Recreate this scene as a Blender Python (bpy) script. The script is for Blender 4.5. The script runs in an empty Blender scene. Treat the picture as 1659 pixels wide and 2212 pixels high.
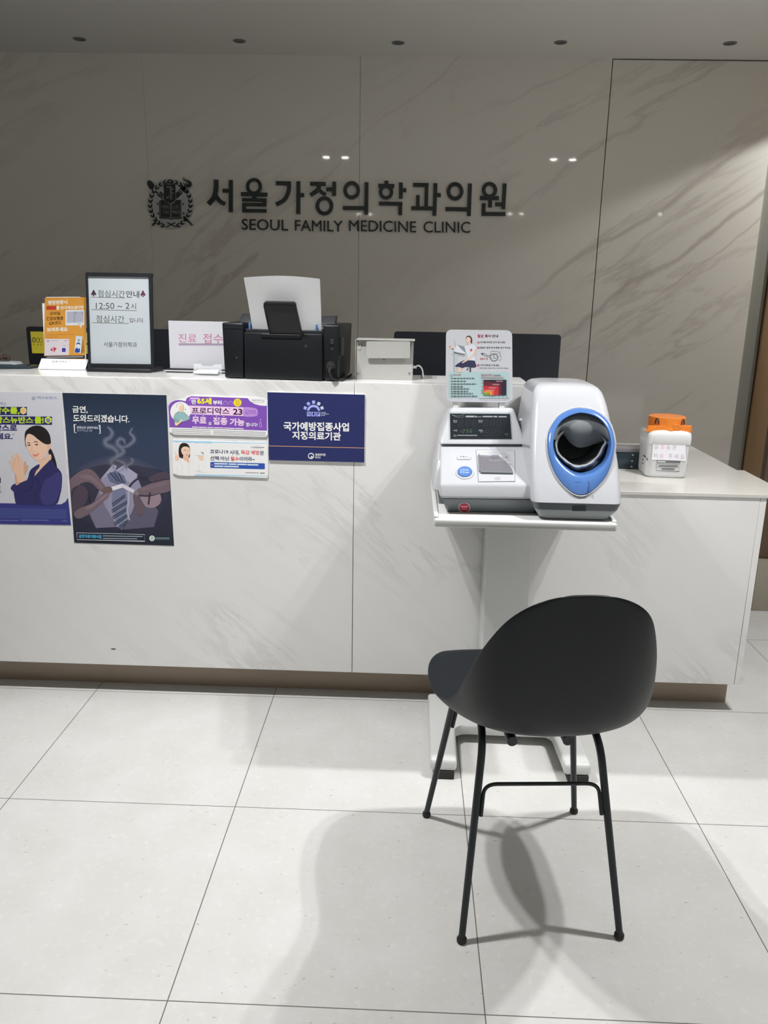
import bpy, bmesh, math, random
from mathutils import Vector, Matrix

random.seed(7)
D = bpy.data
scene = bpy.context.scene
COL = scene.collection

# ------------------------------------------------------------------ camera
W, H, F = 1659.0, 2212.0, 1731.5
PITCH, ROLL, YAW, CAM_Z = 0.2611, 0.0189, 0.0292, 1.2942
CAM = Vector((0, 0, CAM_Z))


def cam_axes():
    right = Vector((math.cos(YAW), math.sin(YAW), 0))
    fwd = Vector((-math.sin(YAW), math.cos(YAW), 0))
    up = Vector((0, 0, 1))
    f2 = fwd * math.cos(PITCH) - up * math.sin(PITCH)
    u2 = up * math.cos(PITCH) + fwd * math.sin(PITCH)
    r3 = right * math.cos(ROLL) + u2 * math.sin(ROLL)
    u3 = u2 * math.cos(ROLL) - right * math.sin(ROLL)
    return r3, u3, f2


AR, AU, AF = cam_axes()
cam_data = D.cameras.new('camera')
cam_data.sensor_fit = 'HORIZONTAL'
cam_data.sensor_width = 36.0
cam_data.lens = 36.0 * F / W
cam_data.clip_start = 0.02
cam = D.objects.new('camera', cam_data)
COL.objects.link(cam)
cam.matrix_world = Matrix(((AR.x, AU.x, -AF.x, CAM.x), (AR.y, AU.y, -AF.y, CAM.y), (AR.z, AU.z, -AF.z, CAM.z), (0, 0, 0, 1)))
scene.camera = cam

# ------------------------------------------------------------------ world, exposure, light levels
world = D.worlds.new('world')
scene.world = world
world.use_nodes = True
world.node_tree.nodes['Background'].inputs[0].default_value = (0.9, 0.95, 1.0, 1)
world.node_tree.nodes['Background'].inputs[1].default_value = 0.0
scene.view_settings.view_transform = 'Standard'
scene.view_settings.look = 'None'
scene.view_settings.gamma = 1.0
scene.view_settings.exposure = 0.0
scene.view_settings.use_curve_mapping = False

CEIL = 2.4207
LAMP_COLOR = (1.0, 0.995, 0.985)
SPOT_W = 76.0            # each of the twin downlight lamps near the counter
REAR_W = 90.0            # the ones further back in the waiting area
SPOT_CONE = 108.0
SPOT_BLEND = 0.5
CORRIDOR_W = 85.0        # the downlight in the passage on the right
DROP = 0.066             # the twin downlights are surface boxes hanging this far below the ceiling
PAIRS = [(-0.632, 1.80), (1.140, 1.85), (-0.66, -2.61), (1.285, -2.27), (3.1, -2.0)]


def spot(name, loc, watt, cone, blend, radius=0.03, color=LAMP_COLOR):
    l = D.lights.new(name, 'SPOT')
    l.energy = watt
    l.spot_size = math.radians(cone)
    l.spot_blend = blend
    l.shadow_soft_size = radius
    l.color = color
    o = D.objects.new(name, l)
    COL.objects.link(o)
    o.location = loc
    return o


for (lx, ly) in PAIRS:
    for s in (-1, 1):
        spot('downlight_beam', (lx + s * 0.074, ly, CEIL - DROP - 0.010), SPOT_W if ly > 0 else REAR_W, SPOT_CONE if ly > 0 else 92.0, SPOT_BLEND)
spot('passage_beam', (2.45, 4.02, CEIL - 0.012), CORRIDOR_W, 138.0, 0.12)


# ------------------------------------------------------------------ pixel -> place helpers
def ray(x, y):
    return AR * ((x - W / 2) / F) + AU * (-(y - H / 2) / F) + AF


def at(x, y, Y):
    d = ray(x, y)
    return CAM + d * (Y / d.y)


def atz(x, y, z):
    d = ray(x, y)
    return CAM + d * ((z - CAM_Z) / d.z)


# ------------------------------------------------------------------ materials
def lin(c):
    return c / 12.92 if c <= 0.04045 else ((c + 0.055) / 1.055) ** 2.4


def rgb(r, g, b, gain=1.0):
    return (min(lin(r / 255) * gain, 0.92), min(lin(g / 255) * gain, 0.92), min(lin(b / 255) * gain, 0.92), 1.0)


def mat(name, color, rough=0.5, metal=0.0, spec=0.5, noise=0.04, scale=40.0, coat=0.0, alpha=1.0, trans=0.0, bump=0.0):
    m = D.materials.new(name)
    m.use_nodes = True
    nt = m.node_tree
    b = nt.nodes['Principled BSDF']
    b.inputs['Base Color'].default_value = color
    b.inputs['Roughness'].default_value = rough
    b.inputs['Metallic'].default_value = metal
    b.inputs['Specular IOR Level'].default_value = spec
    b.inputs['Coat Weight'].default_value = coat
    b.inputs['Alpha'].default_value = alpha
    b.inputs['Transmission Weight'].default_value = trans
    tc = nt.nodes.new('ShaderNodeTexCoord')
    n = nt.nodes.new('ShaderNodeTexNoise')
    n.inputs['Scale'].default_value = scale
    n.inputs['Detail'].default_value = 4
    nt.links.new(tc.outputs['Object'], n.inputs['Vector'])
    mr = nt.nodes.new('ShaderNodeMapRange')
    mr.inputs['To Min'].default_value = 1 - noise
    mr.inputs['To Max'].default_value = 1 + noise
    nt.links.new(n.outputs['Fac'], mr.inputs['Value'])
    mx = nt.nodes.new('ShaderNodeMix')
    mx.data_type = 'RGBA'
    mx.blend_type = 'MULTIPLY'
    mx.inputs[0].default_value = 1.0
    mx.inputs[6].default_value = color
    nt.links.new(mr.outputs['Result'], mx.inputs[7])
    nt.links.new(mx.outputs[2], b.inputs['Base Color'])
    if bump:
        bp = nt.nodes.new('ShaderNodeBump')
        bp.inputs['Strength'].default_value = bump
        bp.inputs['Distance'].default_value = 0.002
        nt.links.new(n.outputs['Fac'], bp.inputs['Height'])
        nt.links.new(bp.outputs['Normal'], b.inputs['Normal'])
    return m


def emit(name, color, strength, base=(0.8, 0.8, 0.8, 1)):
    m = D.materials.new(name)
    m.use_nodes = True
    b = m.node_tree.nodes['Principled BSDF']
    b.inputs['Base Color'].default_value = base
    b.inputs['Emission Color'].default_value = color
    b.inputs['Emission Strength'].default_value = strength
    return m


def print_mat():
    """printed paper or film: the ink colour of every face is stored with the face"""
    m = D.materials.new('printed_ink')
    m.use_nodes = True
    nt = m.node_tree
    b = nt.nodes['Principled BSDF']
    b.inputs['Roughness'].default_value = 0.42
    b.inputs['Specular IOR Level'].default_value = 0.3
    a = nt.nodes.new('ShaderNodeAttribute')
    a.attribute_name = 'ink'
    n = nt.nodes.new('ShaderNodeTexNoise')
    n.inputs['Scale'].default_value = 60
    mr = nt.nodes.new('ShaderNodeMapRange')
    mr.inputs['To Min'].default_value = 0.97
    mr.inputs['To Max'].default_value = 1.03
    nt.links.new(n.outputs['Fac'], mr.inputs['Value'])
    mx = nt.nodes.new('ShaderNodeMix')
    mx.data_type = 'RGBA'
    mx.blend_type = 'MULTIPLY'
    mx.inputs[0].default_value = 1.0
    nt.links.new(a.outputs['Color'], mx.inputs[6])
    nt.links.new(mr.outputs['Result'], mx.inputs[7])
    nt.links.new(mx.outputs[2], b.inputs['Base Color'])
    nt.links.new(a.outputs['Alpha'], b.inputs['Alpha'])
    return m


def marble(name, base, vein, rot, scale, amount, rough, tint, streaks=()):
    """polished marble slab with soft clouds and thin slanting veins"""
    m = D.materials.new(name)
    m.use_nodes = True
    nt = m.node_tree
    L = nt.links
    b = nt.nodes['Principled BSDF']
    b.inputs['Roughness'].default_value = rough
    b.inputs['Specular IOR Level'].default_value = 0.5
    tc = nt.nodes.new('ShaderNodeTexCoord')
    mp = nt.nodes.new('ShaderNodeMapping')
    mp.inputs['Rotation'].default_value = (0, rot, 0)
    L.new(tc.outputs['Object'], mp.inputs['Vector'])
    # long stretched veins
    st = nt.nodes.new('ShaderNodeMapping')
    st.inputs['Scale'].default_value = (scale * 0.32, scale * 0.6, scale * 1.5)
    L.new(mp.outputs['Vector'], st.inputs['Vector'])
    n1 = nt.nodes.new('ShaderNodeTexNoise')
    n1.inputs['Scale'].default_value = 1.0
    n1.inputs['Detail'].default_value = 8
    n1.inputs['Roughness'].default_value = 0.62
    n1.inputs['Distortion'].default_value = 0.55
    L.new(st.outputs['Vector'], n1.inputs['Vector'])
    sub = nt.nodes.new('ShaderNodeMath')
    sub.operation = 'SUBTRACT'
    sub.inputs[1].default_value = 0.5
    L.new(n1.outputs['Fac'], sub.inputs[0])
    ab = nt.nodes.new('ShaderNodeMath')
    ab.operation = 'ABSOLUTE'
    L.new(sub.outputs[0], ab.inputs[0])
    rp = nt.nodes.new('ShaderNodeMapRange')
    rp.inputs['From Min'].default_value = 0.0
    rp.inputs['From Max'].default_value = 0.028
    rp.inputs['To Min'].default_value = 1.0
    rp.inputs['To Max'].default_value = 0.0
    L.new(ab.outputs[0], rp.inputs['Value'])
    # where the veins show at all
    n2 = nt.nodes.new('ShaderNodeTexNoise')
    n2.inputs['Scale'].default_value = scale * 0.55
    n2.inputs['Detail'].default_value = 3
    L.new(mp.outputs['Vector'], n2.inputs['Vector'])
    r2 = nt.nodes.new('ShaderNodeMapRange')
    r2.inputs['From Min'].default_value = 0.46
    r2.inputs['From Max'].default_value = 0.68
    L.new(n2.outputs['Fac'], r2.inputs['Value'])
    mu = nt.nodes.new('ShaderNodeMath')
    mu.operation = 'MULTIPLY'
    L.new(rp.outputs['Result'], mu.inputs[0])
    L.new(r2.outputs['Result'], mu.inputs[1])
    mu2 = nt.nodes.new('ShaderNodeMath')
    mu2.operation = 'MULTIPLY'
    mu2.inputs[1].default_value = amount
    L.new(mu.outputs[0], mu2.inputs[0])
    # clouds
    n3 = nt.nodes.new('ShaderNodeTexNoise')
    n3.inputs['Scale'].default_value = scale * 0.9
    n3.inputs['Detail'].default_value = 5
    L.new(st.outputs['Vector'], n3.inputs['Vector'])
    r3 = nt.nodes.new('ShaderNodeMapRange')
    r3.inputs['From Min'].default_value = 0.45
    r3.inputs['From Max'].default_value = 0.75
    r3.inputs['To Max'].default_value = 0.28 * amount
    L.new(n3.outputs['Fac'], r3.inputs['Value'])
    mx0 = nt.nodes.new('ShaderNodeMix')
    mx0.data_type = 'RGBA'
    mx0.inputs[6].default_value = base
    mx0.inputs[7].default_value = tint
    L.new(r3.outputs['Result'], mx0.inputs[0])
    mx = nt.nodes.new('ShaderNodeMix')
    mx.data_type = 'RGBA'
    L.new(mx0.outputs[2], mx.inputs[6])
    mx.inputs[7].default_value = vein
    L.new(mu2.outputs[0], mx.inputs[0])
    last = mx.outputs[2]
    if streaks:
        # long single veins that climb to the right across the slab
        sx = nt.nodes.new('ShaderNodeSeparateXYZ')
        L.new(tc.outputs['Object'], sx.inputs[0])
        wn = nt.nodes.new('ShaderNodeTexNoise')
        wn.inputs['Scale'].default_value = 2.2
        wn.inputs['Detail'].default_value = 6
        L.new(tc.outputs['Object'], wn.inputs['Vector'])
        for (slope, off, x_min, width, strength) in streaks:
            def mth(op, a, c):
                q = nt.nodes.new('ShaderNodeMath')
                q.operation = op
                for k, v in enumerate((a, c)):
                    if isinstance(v, (int, float)):
                        q.inputs[k].default_value = v
                    else:
                        L.new(v, q.inputs[k])
                return q.outputs[0]
            line = mth('ADD', mth('MULTIPLY', sx.outputs['X'], slope), off)
            d = mth('SUBTRACT', sx.outputs['Z'], line)
            d = mth('ADD', d, mth('MULTIPLY', mth('SUBTRACT', wn.outputs['Fac'], 0.5), 0.22))
            g = nt.nodes.new('ShaderNodeMapRange')
            g.interpolation_type = 'SMOOTHSTEP'
            g.inputs['From Min'].default_value = 0.0
            g.inputs['From Max'].default_value = width
            g.inputs['To Min'].default_value = strength
            g.inputs['To Max'].default_value = 0.0
            L.new(mth('ABSOLUTE', d, 0), g.inputs['Value'])
            e = nt.nodes.new('ShaderNodeMapRange')
            e.inputs['From Min'].default_value = x_min
            e.inputs['From Max'].default_value = x_min + 0.25
            L.new(sx.outputs['X'], e.inputs['Value'])
            r_ = nt.nodes.new('ShaderNodeMapRange')
            r_.inputs['From Min'].default_value = 0.36
            r_.inputs['From Max'].default_value = 0.58
            L.new(n1.outputs['Fac'], r_.inputs['Value'])
            fac = mth('MULTIPLY', mth('MULTIPLY', g.outputs[0], e.outputs[0]), r_.outputs[0])
            mm = nt.nodes.new('ShaderNodeMix')
            mm.data_type = 'RGBA'
            L.new(fac, mm.inputs[0])
            L.new(last, mm.inputs[6])
            mm.inputs[7].default_value = vein
            last = mm.outputs[2]
    L.new(last, b.inputs['Base Color'])
    return m


TILE, TX, TY = 0.6, -0.4282, 1.8143


def floor_mat():
    m = D.materials.new('stone_floor_tile')
    m.use_nodes = True
    nt = m.node_tree
    L = nt.links
    b = nt.nodes['Principled BSDF']
    b.inputs['Specular IOR Level'].default_value = 0.45
    tc = nt.nodes.new('ShaderNodeTexCoord')
    sp = nt.nodes.new('ShaderNodeSeparateXYZ')
    L.new(tc.outputs['Object'], sp.inputs[0])

    def joint(sock, off):
        a = nt.nodes.new('ShaderNodeMath'); a.operation = 'SUBTRACT'; a.inputs[1].default_value = off
        L.new(sp.outputs[sock], a.inputs[0])
        p = nt.nodes.new('ShaderNodeMath'); p.operation = 'PINGPONG'; p.inputs[1].default_value = TILE / 2
        L.new(a.outputs[0], p.inputs[0])
        c = nt.nodes.new('ShaderNodeMath'); c.operation = 'LESS_THAN'; c.inputs[1].default_value = 0.0011
        L.new(p.outputs[0], c.inputs[0])
        return c

    jx, jy = joint('X', TX), joint('Y', TY)
    mxj = nt.nodes.new('ShaderNodeMath'); mxj.operation = 'MAXIMUM'
    L.new(jx.outputs[0], mxj.inputs[0]); L.new(jy.outputs[0], mxj.inputs[1])

    def noise(scale, detail, lo, hi):
        n = nt.nodes.new('ShaderNodeTexNoise'); n.inputs['Scale'].default_value = scale; n.inputs['Detail'].default_value = detail
        L.new(tc.outputs['Object'], n.inputs['Vector'])
        r = nt.nodes.new('ShaderNodeMapRange'); r.inputs['From Min'].default_value = lo; r.inputs['From Max'].default_value = hi
        L.new(n.outputs['Fac'], r.inputs['Value'])
        return r

    def mix(fac, a, c):
        x = nt.nodes.new('ShaderNodeMix'); x.data_type = 'RGBA'
        L.new(fac, x.inputs[0])
        if isinstance(a, tuple): x.inputs[6].default_value = a
        else: L.new(a, x.inputs[6])
        x.inputs[7].default_value = c
        return x.outputs[2]

    def scaled(sock, k):
        s = nt.nodes.new('ShaderNodeMath'); s.operation = 'MULTIPLY'; s.inputs[1].default_value = k
        L.new(sock, s.inputs[0]); return s.outputs[0]

    c = mix(noise(7, 5, 0.35, 0.7).outputs[0], (0.635, 0.630, 0.612, 1), (0.68, 0.678, 0.668, 1))
    c = mix(scaled(noise(55, 3, 0.55, 0.75).outputs[0], 0.35), c, (0.80, 0.79, 0.77, 1))
    c = mix(scaled(noise(120, 2, 0.70, 0.78).outputs[0], 0.5), c, (0.88, 0.88, 0.87, 1))
    n = nt.nodes.new('ShaderNodeTexNoise'); n.inputs['Scale'].default_value = 95; n.inputs['Detail'].default_value = 2
    mp = nt.nodes.new('ShaderNodeMapping'); mp.inputs['Location'].default_value = (3.1, 7.7, 0); mp.inputs['Scale'].default_value = (0.7, 1.3, 1)
    L.new(tc.outputs['Object'], mp.inputs[0]); L.new(mp.outputs[0], n.inputs['Vector'])
    r = nt.nodes.new('ShaderNodeMapRange'); r.inputs['From Min'].default_value = 0.69; r.inputs['From Max'].default_value = 0.75
    L.new(n.outputs['Fac'], r.inputs['Value'])
    c = mix(scaled(r.outputs[0], 0.75), c, (0.36, 0.34, 0.31, 1))
    c = mix(mxj.outputs[0], c, (0.13, 0.125, 0.115, 1))
    L.new(c, b.inputs['Base Color'])
    rr = noise(30, 4, 0.3, 0.7)
    rr.inputs['To Min'].default_value = 0.33; rr.inputs['To Max'].default_value = 0.42
    L.new(rr.outputs[0], b.inputs['Roughness'])
    bp = nt.nodes.new('ShaderNodeBump'); bp.inputs['Strength'].default_value = 0.5; bp.inputs['Distance'].default_value = 0.001; bp.invert = True
    L.new(mxj.outputs[0], bp.inputs['Height']); L.new(bp.outputs[0], b.inputs['Normal'])
    return m


def wood(name, a, c, rough=0.5):
    m = D.materials.new(name)
    m.use_nodes = True
    nt = m.node_tree
    b = nt.nodes['Principled BSDF']
    b.inputs['Roughness'].default_value = rough
    tc = nt.nodes.new('ShaderNodeTexCoord')
    mp = nt.nodes.new('ShaderNodeMapping')
    mp.inputs['Scale'].default_value = (40, 40, 2.0)
    nt.links.new(tc.outputs['Object'], mp.inputs[0])
    n = nt.nodes.new('ShaderNodeTexNoise')
    n.inputs['Scale'].default_value = 1.0
    n.inputs['Detail'].default_value = 5
    nt.links.new(mp.outputs[0], n.inputs['Vector'])
    x = nt.nodes.new('ShaderNodeMix')
    x.data_type = 'RGBA'
    x.inputs[6].default_value = a
    x.inputs[7].default_value = c
    nt.links.new(n.outputs['Fac'], x.inputs[0])
    nt.links.new(x.outputs[2], b.inputs['Base Color'])
    return m


STREAKS = ((0.715, 0.903, 0.55, 0.030, 0.55), (0.768, 0.519, 0.55, 0.026, 0.55), (0.74, 0.43, 0.6, 0.012, 0.4), (0.82, 2.257, -1.5, 0.012, 0.3))
M = {}
M['ceiling'] = mat('painted_ceiling', (0.86, 0.845, 0.80, 1), 0.85, noise=0.02, scale=6)
M['wall_marble'] = marble('beige_wall_marble', (0.83, 0.80, 0.735, 1), (0.40, 0.33, 0.29, 1), math.radians(33), 1.5, 0.42, 0.035, (0.69, 0.66, 0.605, 1), STREAKS)
M['white_marble'] = marble('white_counter_marble', (0.80, 0.80, 0.795, 1), (0.50, 0.49, 0.48, 1), math.radians(-42), 3.3, 0.60, 0.16, (0.64, 0.635, 0.625, 1))
M['quartz'] = mat('cream_quartz_top', (0.62, 0.605, 0.575, 1), 0.12, noise=0.02, scale=90)
M['floor'] = floor_mat()
M['paint'] = mat('cream_wall_paint', (0.80, 0.785, 0.75, 1), 0.8, noise=0.02, scale=8)
M['gap'] = mat('dark_joint_gap', (0.07, 0.06, 0.05, 1), 0.8)
M['kick'] = mat('bronze_toe_kick', (0.33, 0.265, 0.205, 1), 0.42, 0.25, noise=0.05, scale=9)
M['jamb'] = mat('grey_green_jamb', (0.30, 0.30, 0.265, 1), 0.35)
M['oak'] = wood('oak_door_frame', (0.46, 0.30, 0.16, 1), (0.34, 0.21, 0.11, 1))
M['walnut'] = wood('dark_walnut_door', (0.14, 0.085, 0.05, 1), (0.10, 0.06, 0.035, 1))
M['beige'] = mat('beige_plinth', (0.33, 0.295, 0.24, 1), 0.5)
M['ink'] = print_mat()
M['letter'] = mat('black_green_acrylic', (0.012, 0.020, 0.020, 1), 0.28)
M['plate'] = mat('pale_grey_acrylic', (0.55, 0.56, 0.56, 1), 0.3)
M['black'] = mat('black_plastic', (0.012, 0.014, 0.018, 1), 0.42)
M['printer'] = mat('printer_black_plastic', (0.008, 0.009, 0.012, 1), 0.40, spec=0.35, noise=0.1, scale=300)
M['printer_grey'] = mat('printer_grey_plastic', (0.022, 0.024, 0.028, 1), 0.4, spec=0.35)
M['monitor'] = mat('monitor_black_plastic', (0.010, 0.013, 0.021, 1), 0.5)
M['paper'] = mat('white_paper', (0.80, 0.80, 0.82, 1), 0.75, noise=0.015)
M['lilac_paper'] = mat('cool_white_paper', (0.87, 0.88, 0.91, 1), 0.7, noise=0.015)
M['white_metal'] = mat('white_powder_coat', (0.43, 0.43, 0.41, 1), 0.45)
M['white_plastic'] = mat('glossy_white_plastic', (0.49, 0.50, 0.535, 1), 0.16, coat=0.3, noise=0.01)
M['stand_white'] = mat('satin_white_enamel', (0.66, 0.67, 0.665, 1), 0.3, noise=0.015)
M['mid_grey'] = mat('mid_grey_plastic', (0.155, 0.175, 0.19, 1), 0.38)
M['pale_grey'] = mat('pale_grey_plastic', (0.33, 0.36, 0.375, 1), 0.35)
M['blue'] = mat('glossy_blue_plastic', (0.075, 0.18, 0.46, 1), 0.15, coat=0.4, noise=0.02)
M['cuff'] = mat('dark_grey_cuff_fabric', (0.075, 0.083, 0.09, 1), 0.75, noise=0.12, scale=500)
M['cuff_hem'] = mat('light_grey_cuff_hem', (0.30, 0.31, 0.315, 1), 0.6, noise=0.1, scale=120)
M['screen'] = mat('dark_display_glass', (0.012, 0.016, 0.022, 1), 0.12)
M['smoke'] = mat('smoked_clear_plastic', (0.22, 0.21, 0.24, 1), 0.1, alpha=0.62)
M['rubber'] = mat('black_rubber', (0.02, 0.02, 0.02, 1), 0.7)
M['chair'] = mat('charcoal_shell_plastic', (0.0050, 0.0074, 0.0105, 1), 0.48, spec=0.33, noise=0.06, scale=600)
M['chair_metal'] = mat('charcoal_powder_coat', (0.013, 0.017, 0.022, 1), 0.38)
M['tub'] = mat('white_tub_plastic', (0.70, 0.71, 0.72, 1), 0.32, noise=0.02)
M['tape'] = mat('orange_tape_film', (0.80, 0.23, 0.03, 1), 0.28, noise=0.22, scale=45, bump=0.6)
M['clear'] = mat('clear_acrylic', (0.8, 0.83, 0.86, 1), 0.08, alpha=0.35)
M['chrome'] = mat('chrome', (0.7, 0.7, 0.7, 1), 0.15, 1.0)
M['cable_white'] = mat('white_cable', (0.62, 0.62, 0.60, 1), 0.45)
M['lamp'] = emit('lit_lamp_lens', (1.0, 0.97, 0.92, 1), 60.0)
M['lamp_off'] = mat('unlit_lamp_recess', (0.10, 0.10, 0.095, 1), 0.5)
M['green_led'] = emit('green_led_digit', (0.30, 0.62, 0.26, 1), 0.26, (0.03, 0.05, 0.03, 1))
M['box_black'] = mat('black_acrylic_box', (0.02, 0.035, 0.045, 1), 0.15)
M['dark_brown'] = mat('dark_brown_resin', (0.05, 0.03, 0.025, 1), 0.5)
M['mid_blue'] = mat('dark_blue_seam', (0.045, 0.10, 0.30, 1), 0.3)
M['cuff_flap'] = mat('slate_cuff_fabric', (0.17, 0.185, 0.195, 1), 0.7, noise=0.12, scale=300)
M['inner'] = mat('laminate_desk', (0.45, 0.42, 0.38, 1), 0.5)


# ------------------------------------------------------------------ mesh builder
class MB:
    def __init__(self):
        self.v, self.f, self.m, self.c, self.s = [], [], [], [], []
        self.mats = []
        self.col = False

    def mi(self, key):
        if key not in self.mats:
            self.mats.append(key)
        return self.mats.index(key)

    def add(self, verts, faces, key, cols=None, smooth=False):
        o = len(self.v)
        self.v += [Vector(p) for p in verts]
        k = self.mi(key)
        for i, f in enumerate(faces):
            self.f.append([o + j for j in f])
            self.m.append(k)
            self.s.append(smooth)
            self.c.append(None if cols is None else [cols[j] for j in f] if isinstance(cols, list) else [cols] * len(f))
        if cols is not None:
            self.col = True

    def bm(self, b, key, smooth=False):
        b.verts.ensure_lookup_table()
        idx = {v: i for i, v in enumerate(b.verts)}
        self.add([v.co.copy() for v in b.verts], [[idx[v] for v in f.verts] for f in b.faces], key, smooth=smooth)
        b.free()

    def hull(self, pts, key, bevel=0.0, seg=3, smooth=True):
        """eight corners: bottom 0-3 (front left, front right, back right, back left), top 4-7"""
        b = bmesh.new()
        vs = [b.verts.new(p) for p in pts]
        for q in ((3, 2, 1, 0), (4, 5, 6, 7), (0, 1, 5, 4), (1, 2, 6, 5), (2, 3, 7, 6), (3, 0, 4, 7)):
            b.faces.new([vs[i] for i in q])
        if bevel:
            bmesh.ops.bevel(b, geom=list(b.edges), offset=bevel, segments=seg, profile=0.5, affect='EDGES')
        self.bm(b, key, smooth and bevel > 0)

    def box(self, x0, x1, y0, y1, z0, z1, key, bevel=0.0, seg=2):
        self.hull([(x0, y0, z0), (x1, y0, z0), (x1, y1, z0), (x0, y1, z0), (x0, y0, z1), (x1, y0, z1), (x1, y1, z1), (x0, y1, z1)], key, bevel, seg)

    def loft(self, loops, key, closed=True, cap0=False, cap1=False, smooth=True):
        n = len(loops[0])
        vs = [p for l in loops for p in l]
        fs = []
        for i in range(len(loops) - 1):
            for j in range(n if closed else n - 1):
                k = (j + 1) % n
                fs.append([i * n + j, i * n + k, (i + 1) * n + k, (i + 1) * n + j])
        if cap0:
            fs.append(list(range(n))[::-1])
        if cap1:
            fs.append([(len(loops) - 1) * n + j for j in range(n)])
        self.add(vs, fs, key, smooth=smooth)

    def tube(self, pts, r, key, n=10, caps=True, closed=False):
        pts = [Vector(p) for p in pts]
        rs = r if isinstance(r, (list, tuple)) else [r] * len(pts)
        loops = []
        up = None
        for i, p in enumerate(pts):
            a = pts[i - 1] if i > 0 else (pts[-1] if closed else p)
            c = pts[i + 1] if i < len(pts) - 1 else (pts[0] if closed else p)
            t = (c - a).normalized()
            if up is None:
                up = Vector((0, 0, 1)) if abs(t.z) < 0.9 else Vector((0, 1, 0))
            s = t.cross(up).normalized()
            up = s.cross(t).normalized()
            loops.append([p + (s * math.cos(2 * math.pi * k / n) + up * math.sin(2 * math.pi * k / n)) * rs[i] for k in range(n)])
        if closed:
            loops.append(loops[0])
        self.loft(loops, key, True, caps and not closed, caps and not closed)

    def build(self, name, parent=None, origin=None):
        o = Vector(origin) if origin is not None else (Vector(parent['_o']) if parent is not None and '_o' in parent else Vector((0, 0, 0)))
        me = D.meshes.new(name)
        me.from_pydata([tuple(p - o) for p in self.v], [], self.f)
        for k in self.mats:
            me.materials.append(M[k])
        me.polygons.foreach_set('material_index', self.m)
        me.polygons.foreach_set('use_smooth', self.s)
        if self.col:
            at_ = me.color_attributes.new('ink', 'FLOAT_COLOR', 'CORNER')
            data = []
            for c, f in zip(self.c, self.f):
                for j in range(len(f)):
                    cc = (0.8, 0.8, 0.8, 1) if c is None else c[j]
                    data += list(cc)
            at_.data.foreach_set('color', data)
        me.update()
        ob = D.objects.new(name, me)
        COL.objects.link(ob)
        if parent is not None:
            ob.parent = parent
            ob['_o'] = list(o)
        elif origin is not None:
            ob.location = o
            ob['_o'] = list(o)
        try:
            me.set_sharp_from_angle(angle=math.radians(38))
        except Exception:
            pass
        return ob


def thing(name, loc, label, cat, group=None):
    e = D.objects.new(name, None)
    COL.objects.link(e)
    e.empty_display_size = 0.05
    e.location = loc
    e['_o'] = list(loc)
    return tag(e, label, cat, group)


def tag(o, label, cat, group=None):
    o['label'] = label
    o['category'] = cat
    if group:
        o['group'] = group
    return o


def structure(mb, name):
    o = mb.build(name)
    o['kind'] = 'structure'
    return o


def catmull(pts, n=6, closed=True):
    out = []
    P = [Vector((p[0], p[1])) for p in pts]
    L = len(P)
    for i in range(L if closed else L - 1):
        if closed:
            a, b, c, d = P[i - 1], P[i], P[(i + 1) % L], P[(i + 2) % L]
        else:
            a, b, c, d = P[max(i - 1, 0)], P[i], P[i + 1], P[min(i + 2, L - 1)]
        for k in range(n):
            t = k / n
            q = 0.5 * ((2 * b) + (c - a) * t + (2 * a - 5 * b + 4 * c - d) * t * t + (3 * b - a - 3 * c + d) * t ** 3)
            out.append((q.x, q.y))
    if not closed:
        out.append((P[-1].x, P[-1].y))
    return out


def ell(cx, cy, rx, ry=None, n=28, rot=0.0):
    ry = rx if ry is None else ry
    o = []
    for k in range(n):
        a = 2 * math.pi * k / n
        x, y = rx * math.cos(a), ry * math.sin(a)
        o.append((cx + x * math.cos(rot) - y * math.sin(rot), cy + x * math.sin(rot) + y * math.cos(rot)))
    return o


def rrect(x0, y0, x1, y1, r, n=5, slope=0.0):
    o = []
    for cx, cy, a0 in ((x1 - r, y0 + r, -90), (x1 - r, y1 - r, 0), (x0 + r, y1 - r, 90), (x0 + r, y0 + r, 180)):
        for k in range(n + 1):
            a = math.radians(a0 + 90 * k / n)
            px, py = cx + r * math.cos(a), cy + r * math.sin(a)
            o.append((px, py + slope * (px - x0)))
    return o


def stroke_poly(pts, w):
    """outline of a thick open line; w may vary along it"""
    P = [Vector(p) for p in pts]
    ws = w if isinstance(w, (list, tuple)) else [w] * len(P)
    l, r = [], []
    for i, p in enumerate(P):
        a = P[max(i - 1, 0)]
        c = P[min(i + 1, len(P) - 1)]
        t = (c - a).normalized()
        nrm = Vector((-t.y, t.x))
        k = 1.0
        if 0 < i < len(P) - 1:
            d = (p - a).normalized()
            k = 1.0 / max(0.5, abs(nrm.dot(Vector((-d.y, d.x)))))
        l.append(p + nrm * ws[i] * 0.5 * k)
        r.append(p - nrm * ws[i] * 0.5 * k)
    return [(q.x, q.y) for q in l + r[::-1]]


_TXT = {}


def glyphs(s, bold):
    """outline mesh of a word, from the built-in font"""
    if (s, bold) not in _TXT:
        cu = D.curves.new('t', 'FONT')
        cu.body = s
        cu.size = 1.0
        cu.resolution_u = 3
        cu.offset = bold
        ob = D.objects.new('t', cu)
        COL.objects.link(ob)
        dg = bpy.context.evaluated_depsgraph_get()
        me = D.meshes.new_from_object(ob.evaluated_get(dg), depsgraph=dg)
        vs = [(v.co.x, v.co.y) for v in me.vertices]
        fs = [list(p.vertices) for p in me.polygons]
        D.objects.remove(ob)
        D.curves.remove(cu)
        D.meshes.remove(me)
        _TXT[(s, bold)] = (vs, fs)
    return _TXT[(s, bold)]


GAIN = 1.36


def C(r, g, b, a=1.0, gain=None):
    c = rgb(r, g, b, GAIN if gain is None else gain)
    return (c[0], c[1], c[2], a)


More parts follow.
